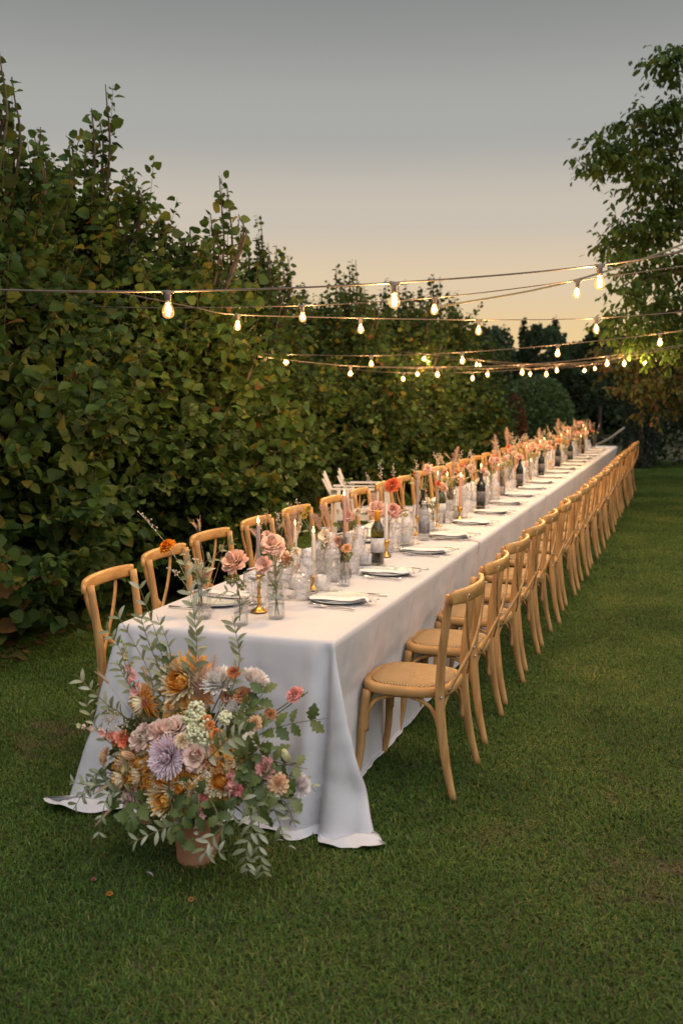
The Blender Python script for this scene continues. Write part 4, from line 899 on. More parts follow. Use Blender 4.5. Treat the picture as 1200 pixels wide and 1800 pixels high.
# colours of the palette
MAUVE = (.88, .57, .44); DUST = (.92, .62, .50); BLUSH = (.84, .54, .44); CREAM = (.86, .74, .56); CORAL = (.80, .20, .08); MARI = (.82, .26, .01); LILAC = (1.0, .80, .86); WHITE_ = (.96, .90, .84); PEACH = (.86, .50, .26); STRAW = (.92, .46, .10); PINK = (.66, .20, .20); PALEY = (.75, .66, .30)
GRASSM = mat('dry_grass', (.42, .29, .16), .8, (.50, .34, .22), 40); PLUME = mat('pink_plume', (.68, .46, .37), .9, (.58, .38, .28), 60); BERRY = mat('berry', (.36, .10, .03), .4); FLECK = mat('pale_seed', (.62, .55, .44), .7); GFILL = mat('green_filler', (.16, .19, .04), .6, (.24, .24, .05), 50)
def wisp(parent, base, tip, seed, kind='seed'):
    rnd = random.Random(seed); b, t_ = Vector(base), Vector(tip); mid = (b + t_) / 2 + Vector((rnd.uniform(-.02, .02), rnd.uniform(-.02, .02), .03))
    pts = catmull([b, mid, t_], 6); m = MB()
    tube(m, pts, [.0011, .0006], 4)
    mt = GRASSM
    if kind == 'seed':
        for k in range(11):
            p = pts[-1] + (pts[-3] - pts[-1]) * (k / 10) * 1.4 + Vector((rnd.uniform(-.014, .014), rnd.uniform(-.014, .014), rnd.uniform(-.008, .012))); ball(m, p, .0032, 6, 4, sc=(1, 1, 1.3)); tube(m, [p, pts[-2]], .0004, 3, False)
        mt = FLECK
    elif kind == 'plume':
        for k in range(130):
            u = .45 + .55 * k / 130; i = min(len(pts) - 2, int(u * (len(pts) - 1))); p = pts[i] + (pts[i + 1] - pts[i]) * (u * (len(pts) - 1) - i); a = k * 2.4; L = .035 * math.sin(PI * (u - .40) / .62) + .006
            L *= rnd.uniform(.5, 1.0); d = Vector((math.cos(a) * L, math.sin(a) * L, L * .9)); tube(m, [p, p + d * .5 + Vector((0, 0, -.001)), p + d], [.0013, .0010, .0004], 3, False)
        mt = PLUME
    elif kind == 'tail':
        tl = (pts[-1] - pts[0]).length; u0 = max(.3, 1 - (.05 + .05 * rnd.random()) / tl); bend = Vector((rnd.uniform(-1, 1), rnd.uniform(-1, 1), -1.2)) * .018
        def at_(u): 
            i = min(len(pts) - 2, int(u * (len(pts) - 1))); w = (u - u0) / (1 - u0); return pts[i].lerp(pts[i + 1], u * (len(pts) - 1) - i) + bend * w * w
        tube(m, [at_(u0 + (1 - u0) * k / 6) for k in range(7)], [.002, .0048, .005, .0042, .001], 7)
        for k in range(60):
            u = u0 + (1 - u0) * k / 60; p = at_(u); a = k * 2.4; d = Vector((math.cos(a), math.sin(a), .8)) * .0085; tube(m, [p + d * .3, p + d], [.0009, .0003], 3, False)
    return m.build({'seed': 'seed_head', 'plume': 'plume', 'tail': 'grass_tail'}[kind], mt, parent)
def twig(parent, pts, leafL, n, seed, name='olive_branch', meshes=None, spread=.75, r=.002, jitter=.25):
    rnd = random.Random(seed); c = catmull(pts, 8); m = MB(); tube(m, c, [r, r * .4], 5); o = m.build(name, STEM, parent)
    for k in range(n):
        u = .12 + .86 * (k // 2 * 2 + .5) / n; i = min(len(c) - 2, int(u * (len(c) - 1))); p = c[i].lerp(c[i + 1], u * (len(c) - 1) - i); d = (c[i + 1] - c[i]).normalized()
        sd_ = d.cross(Vector((rnd.uniform(-.4, .4), -1, rnd.uniform(-.2, .5)))).normalized() * (1 if k % 2 else -1)
        ax = d * (1 - spread * .5) + sd_ * spread + Vector([rnd.uniform(-jitter, jitter) for _ in range(3)])
        nn = Vector((rnd.uniform(-.5, .5), -.7, .6 + rnd.uniform(-.4, .4)))
        ob('leaf', (meshes or OLM)[rnd.randrange(len(meshes or OLM))], o, p, orient(ax, nn), leafL * rnd.uniform(.75, 1.15) * (1.1 - .4 * u))
    return o
def filler(parent, c, R, n, seed, material, name='filler_blossom', r=.004, zs=1):
    rnd = random.Random(seed); m = MB(); c = Vector(c)
    for k in range(n):
        v = Vector((rnd.gauss(0, 1), rnd.gauss(0, 1), rnd.gauss(0, 1))).normalized() * R * rnd.uniform(.6, 1); v.z *= zs; ball(m, c + v, r * rnd.uniform(.7, 1.2), 6, 4)
        if k % 3 == 0: tube(m, [c + Vector((0, 0, -R)), c + v * .95], .0006, 3, False)
    return m.build(name, material, parent)

# ---- vases
def vase_glass(kind, t):
    m = MB()
    pr = {'shoulder': [(.001, .004), (.034, 0), (.039, .005), (.039, .095), (.034, .115), (.016, .130), (.013, .145), (.0165, .152), (.0135, .153)],
          'jar': [(.001, .004), (.032, 0), (.0355, .004), (.0355, .085), (.031, .098), (.020, .104), (.0195, .120), (.0215, .124)],
          'cylinder': [(.001, .004), (.028, 0), (.030, .003), (.030, .086), (.0255, .100), (.024, .112), (.025, .114)],
          'flared': [(.001, .006), (.040, 0), (.042, .006), (.030, .10), (.024, .16), (.028, .205), (.030, .207)],
          'tall': [(.001, .006), (.026, 0), (.029, .004), (.029, .11), (.014, .15), (.0125, .185), (.015, .190)]}[kind]
    lathe(m, pr, 26); m.build('vase', SMOKE if kind == 'flared' else GLASS, t)
    hw = {'shoulder': .055, 'jar': .06, 'cylinder': .05, 'flared': .09, 'tall': .06}[kind]; rw = {'flared': .030}.get(kind, pr[3][0] * .93)
    m = MB(); lathe(m, [(.001, .007), (rw, .007), (rw, hw), (.001, hw)], 20); m.build('water', WATER, t)
    return pr[-1][1]
def Vz(x, y, label, kind):
    t = thing('flower_vase', (x, y, ZT), label, 'vase', 'small flower vases down the middle of the table'); return t, vase_glass(kind, t)
def rel(px, py, Y, base): p = aty(px, py, Y); return p - Vector((base[0], base[1], ZT))
def addf(t, base, top, kind, name, px, py, Y, rpx, col, seed, face=(-.05, -.8, .5), label=None, sm=None):
    p = rel(px, py, Y, base); r = rpx / 1762 * (Y * .944 + .33 * 1.8)
    stem(t, [(random.uniform(-.015, .015), random.uniform(-.012, .012), .012), (p.x * .12, p.y * .1, top), (p.x * .6, p.y * .6, top + (p.z - top) * .5), p - Vector(face).normalized() * r * .5], .0022 if r > .02 else .0014, sm)
    flower(t, kind, name, r, col, p - Vector(face).normalized() * r * .2, face, seed, label)
# clear shouldered bottle with marigold and grasses
B = (-1.932, 3.735); t, top = Vz(*B, 'clear shouldered bottle vase with an orange marigold and grasses, near end', 'shoulder')
addf(t, B, top, 'carn', 'marigold', 291, 957, 3.66, 14, MARI, 1, (-.3, -.6, .7))
for i, (px, py, Y, k) in enumerate(((245, 900, 3.70, 'seed'), (352, 905, 3.78, 'tail'), (340, 912, 3.76, 'tail'), (300, 1000, 3.65, 'seed'), (372, 1000, 3.8, 'plume'), (322, 960, 3.75, 'tail'), (395, 950, 3.85, 'tail'))):
    wisp(t, (random.uniform(-.01, .01), 0, .02), rel(px, py, Y, B), i, k)
twig(t, [(0, 0, .03), (0, 0, top), rel(380, 975, 3.8, B), rel(418, 945, 3.85, B)], .05, 12, 1); twig(t, [(0, 0, .03), (0, 0, top), rel(345, 1000, 3.7, B), rel(318, 958, 3.7, B)], .05, 12, 2)
twig(t, [(0, 0, .03), (0, 0, top), rel(365, 985, 3.7, B), rel(410, 985, 3.7, B)], .042, 10, 3); filler(t, rel(345, 992, 3.74, B), .03, 60, 4, FLECK, r=.0034)
# cylinder with dusty rose
B = (-1.722, 3.675); t, top = Vz(*B, 'small clear cylinder vase with one tall dusty pink rose, near end', 'cylinder')
addf(t, B, top, 'rose', 'rose', 407, 980, 3.66, 20, MAUVE, 5, (-.25, -.55, .75))
filler(t, rel(408, 1018, 3.67, B), .035, 70, 6, GFILL, 'green_filler', .0045, .7); twig(t, [(0, 0, .04), (0, 0, top), rel(395, 1040, 3.65, B), rel(375, 1062, 3.62, B)], .040, 8, 7)
filler(t, rel(425, 1030, 3.68, B), .02, 30, 8, GFILL, 'green_filler', .004)
# jar with mauve rose, lisianthus and berries
B = (-1.634, 3.842); t, top = Vz(*B, 'clear jar vase with mauve rose, pink lisianthus and berries, near end', 'jar')
addf(t, B, top, 'rose', 'rose', 478, 950, 3.95, 18, DUST, 9, (.1, -.5, .8)); addf(t, B, top, 'liz', 'lisianthus', 463, 993, 3.80, 17, BLUSH, 10, (-.3, -.8, .4)); addf(t, B, top, 'bud', 'bud', 460, 968, 3.82, 6, (.42, .48, .16), 11)
filler(t, rel(503, 985, 3.86, B), .025, 26, 12, BERRY, 'berry_sprig', .0042, 1.2); filler(t, rel(485, 1000, 3.84, B), .035, 40, 13, STEM, 'green_filler', .003)
twig(t, [(0, 0, .04), (0, 0, top), rel(462, 1010, 3.8, B), rel(455, 1040, 3.76, B)], .040, 8, 14); twig(t, [(0, 0, .04), (0, 0, top), rel(510, 970, 3.9, B), rel(520, 958, 3.9, B)], .042, 10, 15)
wisp(t, (0, 0, .03), rel(500, 905, 3.95, B), 16, 'tail'); wisp(t, (0, 0, .03), rel(515, 1005, 3.9, B), 17, 'seed')
# more small vases crowding the near end
B = (-1.80, 4.22); t, top = Vz(*B, 'small clear jar of cream and peach carnations between the brass candle cups', 'jar')
addf(t, B, top, 'carn', 'carnation', 500, 975, 4.2, 9, (.93, .70, .50), 50, (0, -.7, .6)); addf(t, B, top, 'carn', 'carnation', 520, 968, 4.22, 8, CREAM, 51, (.3, -.6, .6)); addf(t, B, top, 'rose', 'rose', 488, 962, 4.22, 10, (.95, .68, .54), 52, (-.3, -.6, .7))
filler(t, rel(505, 985, 4.22, B), .035, 50, 53, GFILL, 'green_filler', .004, .7); wisp(t, (0, 0, .05), rel(530, 925, 4.25, B), 54, 'seed'); wisp(t, (0, 0, .05), rel(493, 915, 4.25, B), 55, 'tail'); wisp(t, (0, 0, .05), rel(518, 900, 4.25, B), 56, 'plume')
B = (-1.88, 4.42); t, top = Vz(*B, 'clear bottle of dried grasses and pale seed heads near the hedge-side plates', 'tall')
for i, (px, py, k) in enumerate(((455, 915, 'seed'), (470, 895, 'tail'), (440, 930, 'plume'), (488, 900, 'seed'), (462, 905, 'tail'))): wisp(t, (0, 0, .05), rel(px, py, 4.4, B), 60 + i, k)
addf(t, B, top, 'liz', 'lisianthus', 468, 940, 4.4, 9, BLUSH, 66, (0, -.7, .6)); filler(t, rel(465, 955, 4.4, B), .03, 40, 67, STEM, 'green_filler', .003)
B = (-1.60, 4.62); t, top = Vz(*B, 'short clear cylinder of apricot buds and greenery by the first carafe', 'cylinder')
addf(t, B, top, 'carn', 'carnation', 608, 962, 4.6, 8, PEACH, 70, (0, -.7, .6)); addf(t, B, top, 'bud', 'bud', 622, 950, 4.6, 6, (.93, .66, .40), 71, (.2, -.5, .8)); filler(t, rel(612, 975, 4.6, B), .03, 40, 72, GFILL, 'green_filler', .0035, .7); wisp(t, (0, 0, .05), rel(628, 925, 4.6, B), 73, 'seed')
B = (-1.82, 5.35); t, top = Vz(*B, 'clear jar of blush flowers with arching dried grass behind the wine bottle', 'jar')
addf(t, B, top, 'rose', 'rose', 612, 905, 5.3, 9, BLUSH, 75, (0, -.7, .6)); addf(t, B, top, 'carn', 'carnation', 628, 898, 5.3, 7, CREAM, 76, (0, -.7, .6)); wisp(t, (0, 0, .05), rel(606, 870, 5.3, B), 77, 'plume'); wisp(t, (0, 0, .05), rel(640, 872, 5.3, B), 78, 'tail'); wisp(t, (0, 0, .05), rel(622, 862, 5.3, B), 79, 'seed'); filler(t, rel(618, 918, 5.3, B), .035, 40, 80, GFILL, 'green_filler', .0035, .7)
# smoked flared vase with cream lisianthus
B = (-1.675, 4.50 + .33); t, top = Vz(*B, 'tall flared smoky vase with cream lisianthus and a blush rose', 'flared')
addf(t, B, top, 'liz', 'lisianthus', 571, 943, 4.80, 14, CREAM, 18, (-.1, -.8, .4)); addf(t, B, top, 'rose', 'rose', 590, 951, 4.82, 11, BLUSH, 19, (.4, -.7, .4))
filler(t, rel(572, 960, 4.83, B), .035, 60, 20, GFILL, 'green_filler', .004, .7); wisp(t, (0, 0, .1), rel(565, 888, 4.86, B), 21, 'plume'); wisp(t, (0, 0, .1), rel(590, 890, 4.9, B), 22, 'tail')
# behind: bottle with snap and plume
B = (-1.86, 4.95); t, top = Vz(*B, 'clear bottle vase with yellow-green spikes and a pink plume', 'tall')
wisp(t, (0, 0, .1), rel(548, 905, 4.95, B), 23, 'plume'); wisp(t, (0, 0, .1), rel(505, 885, 4.9, B), 24, 'seed'); wisp(t, (0, 0, .1), rel(520, 880, 4.9, B), 25, 'seed')
addf(t, B, top, 'carn', 'carnation', 541, 893, 4.93, 6, (.6, .42, .08), 26); addf(t, B, top, 'carn', 'carnation', 534, 905, 4.93, 6, (.6, .45, .1), 27); twig(t, [(0, 0, .1), (0, 0, top), rel(540, 930, 4.9, B), rel(518, 905, 4.9, B)], .045, 8, 28)
# the pair of glasses-high vases with pink and coral flowers
B = (-1.70, 5.72); t, top = Vz(*B, 'clear vase with two dusty roses and a pale yellow bud', 'tall')
addf(t, B, top, 'rose', 'rose', 658, 890, 5.7, 14, DUST, 29, (-.2, -.6, .7)); addf(t, B, top, 'rose', 'rose', 690, 893, 5.7, 12, (.75, .40, .33), 30, (.2, -.6, .7)); addf(t, B, top, 'bud', 'bud', 709, 905, 5.7, 8, PALEY, 31, (.7, -.5, .1))
wisp(t, (0, 0, .1), rel(652, 868, 5.8, B), 32, 'plume'); wisp(t, (0, 0, .1), rel(641, 832, 5.75, B), 33, 'seed'); wisp(t, (0, 0, .1), rel(667, 812, 5.8, B), 34, 'seed'); wisp(t, (0, 0, .1), rel(715, 890, 5.7, B), 35, 'tail')
B = (-1.80, 6.25); t, top = Vz(*B, 'clear vase with a bright coral ranunculus', 'tall')
addf(t, B, top, 'carn', 'ranunculus', 688, 850, 6.2, 13, CORAL, 36, (-.1, -.7, .6)); wisp(t, (0, 0, .1), rel(690, 818, 6.3, B), 37, 'seed'); wisp(t, (0, 0, .1), rel(672, 850, 6.2, B), 38, 'tail'); wisp(t, (0, 0, .1), rel(665, 830, 6.25, B), 39, 'tail')
candle(-1.72, 6.48, .13, 0, .32, 'mauve', .0, False, 'candlestick beside the coral ranunculus')
# the rest of the run, from prototypes copied along the table
def proto(seed, kind, spec):
    rnd = random.Random(seed); t = thing('flower_vase', (0, 0, ZT), 'x', 'vase', 'small flower vases down the middle of the table'); top = vase_glass(kind, t)
    for i, (fk, nm, c, r) in enumerate(spec):
        a = 2 * PI * i / len(spec) + rnd.random(); R = .045 + .05 * rnd.random(); h = top + .06 + .13 * rnd.random(); p = Vector((R * math.cos(a), R * math.sin(a), h)); f = Vector((math.cos(a) * .7, math.sin(a) * .7 - .4, .8))
        stem(t, [(0, 0, .02), (p.x * .1, p.y * .1, top), (p.x * .6, p.y * .6, top + (h - top) * .5), p], .0018); flower(t, fk, nm, r, c, p, f, seed * 10 + i)
    for i in range(5):
        a = rnd.random() * 6.28; L = .06 + .10 * rnd.random(); wisp(t, (0, 0, .05), (L * math.cos(a), L * math.sin(a), top + .16 + .16 * rnd.random()), seed * 7 + i, ('seed', 'tail', 'plume' if seed % 3 == 0 else 'seed', 'seed', 'tail')[i])
    filler(t, (0, 0, top + .06), .045, 36, seed, GFILL, 'green_filler', .004, .7); twig(t, [(0, 0, .04), (0, 0, top), (-.06, .01, top + .09), (-.11, .02, top + .13)], .045, 8, seed)
    return t
specs = [('jar', [('rose', 'rose', DUST, .030), ('carn', 'carnation', PEACH, .022), ('liz', 'lisianthus', CREAM, .026), ('carn', 'carnation', CORAL, .018)], 'peach and cream flowers'),
         ('tall', [('rose', 'rose', MAUVE, .032), ('carn', 'carnation', MARI, .018), ('bud', 'bud', PALEY, .014), ('rose', 'rose', BLUSH, .026)], 'mauve roses and an orange marigold'),
         ('flared', [('liz', 'lisianthus', BLUSH, .028), ('carn', 'ranunculus', CORAL, .024), ('mum', 'chrysanthemum', PALEY, .026)], 'a coral ranunculus and pale yellow chrysanthemum'),
         ('shoulder', [('rose', 'rose', PEACH, .032), ('straw', 'strawflower', STRAW, .028), ('carn', 'carnation', BLUSH, .022), ('bud', 'bud', WHITE_, .012)], 'a peach rose and a golden strawflower'),
         ('jar', [('rose', 'rose', (.84, .56, .46), .030), ('carn', 'carnation', PALEY, .020), ('liz', 'lisianthus', CREAM, .026), ('mum', 'chrysanthemum', WHITE_, .022)], 'pale yellow, cream and white mixed flowers')]
protos = [proto(100 + i, k, s) for i, (k, s, d) in enumerate(specs)]
y = 6.72; n = 0; used = set()
VW = {'jar': 'jar', 'tall': 'bottle', 'flared': 'smoky', 'shoulder': 'shouldered'}
cnt = [0] * 5
while y < 18.8:
    k = n % 5; x = -1.745 + (.07, -.09, 0.02, -.05, .10, -.12, .05)[n % 7] * 1.1
    lab = f'{ORDS[cnt[k]]} {VW[specs[k][0]]} vase with {specs[k][2]} beyond the coral ranunculus'; cnt[k] += 1
    if k not in used: o = protos[k]; used.add(k); o.location = (x, y, ZT); o['label'] = lab; o.rotation_euler.z = random.uniform(-.5, .5); o.scale = (1.1,) * 3
    else: o = copy_thing(protos[k], (x, y, ZT), random.random() * 6.28, lab, random.uniform(.95, 1.25))
    y += random.uniform(.30, .42); n += 1
y = 6.95; n = 0; cols = ['mauve', 'peach', 'ivory', 'rose', 'white', 'rose', 'mauve', 'ivory', 'peach']
while y < 18.7:
    hs, kd = ((.165, 0), (.10, 1), (.13, 0), (.055, 1), (.13, 0), (.075, 1))[n % 6]
    candle(-1.74 + random.uniform(-.11, .11), y, hs, kd, random.uniform(.17, .27), cols[n % 9], random.uniform(-.02, .02), n % 4 != 3)
    y += random.uniform(.38, .55); n += 1
# ================================================================ THE FLOWER URN AT THE TABLE END
PB = Vector((-1.665, 3.135, 0))
T = thing('floral_arrangement', tuple(PB), 'terracotta pot overflowing with strawflowers, mums, olive and oak branches by the near table end', 'flower arrangement')
TERRA = mat('terracotta', (.50, .20, .09), .85, (.58, .30, .17), 9, .4, 60)
m = MB(); lathe(m, [(.001, 0), (.066, 0), (.070, .006), (.094, .20), (.096, .215), (.106, .218), (.110, .225), (.110, .258), (.104, .262), (.096, .255), (.092, .20), (.001, .19)], 32); o = m.build('pot', TERRA, T); o.rotation_euler = (R_(-2), R_(5), 0); o.location = (.0, 0, -.003)
def W(px, py, Y): return aty(px, py, Y) - PB
HEART = Vector((-.03, -.03, .30))
FL = [('straw', 'strawflower', 313, 1197, 40, STRAW, 3.10, (-.05, -.9, .35)), ('straw', 'strawflower', 239, 1238, 24, STRAW, 3.05, (-.7, -.5, -.2)), ('mum', 'chrysanthemum', 381, 1190, 27, WHITE_, 3.12, (-.1, -.5, .85)), ('mum', 'chrysanthemum', 453, 1188, 24, (.92, .84, .80), 3.18, (.5, .1, .8)),
      ('mum', 'chrysanthemum', 288, 1330, 31, LILAC, 2.93, (-.1, -.95, .3)), ('rose', 'rose', 341, 1328, 20, (.95, .68, .58), 2.95, (.1, -.9, .4)), ('rose', 'rose', 303, 1273, 20, (.96, .72, .60), 3.0, (-.2, -.5, .8)), ('rose', 'rose', 272, 1281, 18, (.95, .66, .56), 2.98, (-.4, -.6, .6)), ('rose', 'rose', 216, 1402, 19, (.92, .68, .62), 2.95, (-.6, -.7, -.1)),
      ('straw', 'strawflower', 286, 1408, 34, (.95, .52, .13), 2.92, (-.1, -.95, .05)), ('straw', 'strawflower', 388, 1372, 33, (.90, .44, .10), 2.95, (.25, -.9, .35)), ('straw', 'strawflower', 243, 1340, 32, STRAW, 2.99, (-.5, -.8, .2)), ('straw', 'strawflower', 262, 1375, 30, STRAW, 2.98, (-.2, -.9, -.1)), ('straw', 'strawflower', 325, 1362, 30, (.76, .36, .07), 3.0, (0, -.9, .3)),
      ('straw', 'strawflower', 210, 1345, 27, (.80, .42, .10), 3.02, (-.8, -.6, .2)), ('straw', 'strawflower', 398, 1325, 26, (.80, .44, .12), 3.02, (.4, -.7, .6)), ('straw', 'strawflower', 345, 1290, 22, (.78, .40, .10), 3.04, (0, -.6, .8)), ('straw', 'strawflower', 248, 1412, 24, (.72, .34, .07), 3.0, (-.4, -.8, -.4)), ('straw', 'strawflower', 310, 1400, 24, (.72, .34, .07), 3.02, (.1, -.9, -.2)), ('straw', 'strawflower', 230, 1310, 20, (.86, .56, .26), 3.02, (-.6, -.4, .7)),
      ('carn', 'marigold', 378, 1287, 9, (.80, .33, .10), 2.97, (0, -.6, .8)), ('carn', 'marigold', 369, 1272, 7, (.80, .33, .10), 2.99, (0, -.6, .8)), ('carn', 'marigold', 363, 1262, 7, (.80, .33, .12), 3.0, (0, -.6, .8)), ('carn', 'marigold', 213, 1290, 8, (.72, .33, .16), 2.98, (-.6, -.6, .5)), ('carn', 'marigold', 200, 1300, 8, (.74, .30, .12), 2.98, (-.6, -.6, .5)), ('carn', 'marigold', 412, 1160 + 18, 10, (.72, .26, .10), 3.1, (.2, -.5, .8)), ('carn', 'marigold', 425, 1218, 13, (.70, .32, .16), 3.12, (.2, -.6, .7)), ('carn', 'marigold', 398, 1222, 10, (.62, .28, .14), 3.12, (0, -.6, .7)),
      ('carn', 'carnation', 515, 1217, 13, (.92, .42, .36), 3.15, (-.3, -.6, .7)), ('bud', 'bud', 531, 1223, 5, (.40, .48, .10), 3.15, (.6, -.2, .6)), ('carn', 'carnation', 461, 1349, 15, (.92, .46, .42), 2.98, (-.2, -.9, .3)), ('bud', 'bud', 505, 1335, 14, (.95, .88, .56), 3.02, (-.2, -.3, .9)), ('carn', 'carnation', 486, 1379, 15, (.96, .62, .38), 2.98, (.1, -.9, .2)), ('mum', 'chrysanthemum', 533, 1380, 17, (.92, .82, .80), 3.05, (.85, -.3, .3)),
      ('carn', 'carnation', 475, 1255, 9, (.66, .33, .14), 3.12, (.4, -.7, .5)), ('bud', 'bud', 350, 1450, 7, (.7, .22, .2), 2.9, (0, -.9, -.4)), ('bud', 'bud', 232, 1330, 16, (.70, .44, .24), 2.93, (-.6, -.7, .4)), ('carn', 'carnation', 415, 1392, 10, (.70, .24, .24), 2.95, (.3, -.9, 0)), ('bud', 'bud', 400, 1382, 9, (.74, .42, .36), 2.94, (.2, -.9, 0)), ('liz', 'lisianthus', 252, 1282, 13, (.78, .52, .44), 2.99, (-.4, -.5, .8)), ('liz', 'lisianthus', 222, 1352, 12, (.72, .62, .36), 2.93, (-.7, -.6, .2))]
for px, py, rp, Y, f in ((232, 1365, 24, 2.96, (-.6, -.7, 0)), (285, 1372, 24, 2.95, (0, -.9, -.2)), (262, 1310, 20, 2.98, (-.3, -.6, .6)), (365, 1345, 22, 2.96, (.2, -.8, .2)), (318, 1385, 20, 2.95, (.1, -.9, -.3)), (355, 1322, 20, 2.98, (.2, -.7, .5)), (225, 1385, 20, 2.98, (-.5, -.8, -.2)), (385, 1345, 20, 2.97, (.4, -.8, .2)), (268, 1395, 18, 2.97, (-.1, -.9, -.2)), (410, 1350, 20, 3.0, (.6, -.6, .3))):
    FL.append(('straw', 'strawflower', px, py, rp, ((.88, .38, .06), (.94, .46, .09), (.80, .32, .05))[int(px) % 3], Y, f))
for i, (k, nm, px, py, rp, c, Y, f) in enumerate(FL):
    p = W(px, py, Y); r = rp / 508 * (1.32 if k == 'straw' else 1.12); n_ = Vector(f).normalized()
    stem(T, [HEART + Vector((random.uniform(-.04, .04), random.uniform(-.03, .03), -.08)), HEART.lerp(p, .35) + Vector((0, .03, 0)), p - n_ * r * .9 + Vector((0, .02, 0)), p - n_ * r * .3], .0026)
    flower(T, k, nm, r, c, p - n_ * r * .25, f, 300 + i)
# snapdragon spikes
SNAP = mat('snapdragon', (1, 1, 1), .55, vcol=True, trans=.15)
def snap(pts, n, r0, cols, seed):
    rnd = random.Random(seed); c = catmull(pts, 6); m = MB(); tube(m, c, [.0025, .001], 5, col=(.2, .26, .08)); cs_ = cols
    for k in range(n):
        u = .35 + .63 * k / n; i = min(len(c) - 2, int(u * (len(c) - 1))); p = c[i].lerp(c[i + 1], u * (len(c) - 1) - i); a = k * 2.4; r = r0 * (1.15 - .85 * (u - .35) / .65)
        d = Vector((math.cos(a), math.sin(a) * .8 - .3, math.sin(a * 1.3) * .5)); j = min(len(cs_) - 1, int((u - .35) / .65 * len(cs_))); cc = shade(cs_[j], .8 + .4 * rnd.random())
        q = p + d * r * .7; ball(m, q, r * .6, 7, 5, shade(cc, .9), (1, 1, .9))
        for e in range(6):
            Mx = Matrix.Translation(q) @ (d + Vector((0, 0, .05))).to_track_quat('Z', 'Y').to_matrix().to_4x4() @ radial(e * PI / 3 + rnd.random() * .4, R_(rnd.uniform(25, 60)), r * .25)
            petal(m, Mx, r * 1.25, r * 1.3, .3, (0, -.2), shade(cc, .95), shade(cc, 1.25), 2, .2 * r, rnd)
    return m.build('snapdragon', SNAP, T)
PK = [(.85, .20, .10), (.86, .32, .22), (.88, .44, .38), (.90, .60, .52), (.70, .66, .36)]
snap([HEART, W(235, 1310, 3.0), W(190, 1290, 2.98), W(122, 1270, 2.96)], 17, .016, PK, 1)
snap([HEART, W(250, 1240, 3.05), W(228, 1170, 3.05), W(212, 1118, 3.05)], 15, .013, [(.86, .38, .36), (.88, .46, .44), (.6, .5, .25), (.30, .36, .10)], 2)
snap([HEART, W(352, 1400, 2.92), W(352, 1440, 2.88), W(338, 1482, 2.88)], 13, .013, [(.80, .24, .22), (.88, .46, .42), (.92, .68, .56), (.50, .58, .24)], 3)
snap([HEART, W(400, 1360, 2.95), W(410, 1390, 2.92), W(432, 1398, 2.92)], 8, .011, [(.66, .30, .26), (.64, .22, .22)], 4)
# clusters of cream viburnum, airy white filler
VIB = mat('cream_blossom', (.88, .84, .60), .7, (.66, .68, .36), 40)
for i, (px, py, R, Y) in enumerate(((345, 1248, .034, 3.03), (352, 1272, .040, 3.0), (340, 1290, .034, 2.98), (362, 1298, .030, 2.98), (395, 1262, .026, 3.05), (332, 1262, .028, 3.02))): filler(T, W(px, py, Y), R, 75, 500 + i, VIB, 'viburnum', .0058, 1)
for i, (px, py, R, Y) in enumerate(((205, 1270, .05, 3.03), (190, 1255, .04, 3.06), (430, 1252, .05, 3.1), (250, 1290, .03, 2.96), (405, 1240, .04, 3.1))): filler(T, W(px, py, Y), R, 60, 520 + i, FLECK, 'white_filler', .0028, .8)
# olive branches reaching out
def br(*pp): return [HEART] + [W(*q) for q in pp]
for i, (pts, L, n_) in enumerate(((br((275, 1250, 3.1), (262, 1180, 3.1), (196, 1062, 3.1)), .058, 24), (br((290, 1240, 3.15), (285, 1150, 3.15), (236, 1005, 3.15)), .056, 26), (br((300, 1230, 3.12), (262, 1130, 3.08), (245, 1075, 3.05)), .054, 20),
                                  (br((330, 1240, 3.14), (345, 1150, 3.12), (342, 1085, 3.12), (320, 965, 3.25)), .064, 30), (br((395, 1240, 3.12), (420, 1170, 3.1), (418, 1130, 3.1), (408, 1082, 3.1)), .054, 20), (br((230, 1270, 3.1), (185, 1235, 3.04), (133, 1185, 3.0)), .056, 18),
                                  (br((270, 1260, 3.1), (225, 1200, 3.08), (205, 1160, 3.08)), .048, 18), (br((200, 1380, 3.02), (170, 1360, 2.98), (125, 1430, 2.95)), .050, 22), (br((205, 1395, 3.0), (175, 1380, 2.96), (140, 1402, 2.93)), .046, 16), (br((230, 1390, 2.95), (190, 1400, 2.9), (170, 1490, 2.86)), .044, 16),
                                  (br((320, 1440, 2.92), (290, 1455, 2.84), (225, 1484, 2.80)), .056, 18), (br((410, 1420, 2.90), (375, 1470, 2.82), (360, 1500, 2.80), (400, 1495, 2.82)), .046, 18),
                                  (br((420, 1400, 2.95), (442, 1450, 2.90), (432, 1500, 2.90), (440, 1540, 2.92)), .054, 22), (br((440, 1400, 2.97), (455, 1490, 2.93), (465, 1545, 2.93)), .050, 18), (br((450, 1390, 2.99), (485, 1430, 2.98), (500, 1480, 3.0)), .052, 16), (br((460, 1385, 3.02), (500, 1410, 3.08), (520, 1455, 3.12)), .046, 14),
                                  (br((380, 1320, 2.92), (400, 1300, 2.88), (430, 1290, 2.88)), .060, 14), (br((470, 1360, 3.02), (530, 1370, 3.08), (555, 1392, 3.12)), .040, 10))):
    twig(T, pts, L * 1.15, int(n_ * 1.15) // 2 * 2, 600 + i, r=.0026)
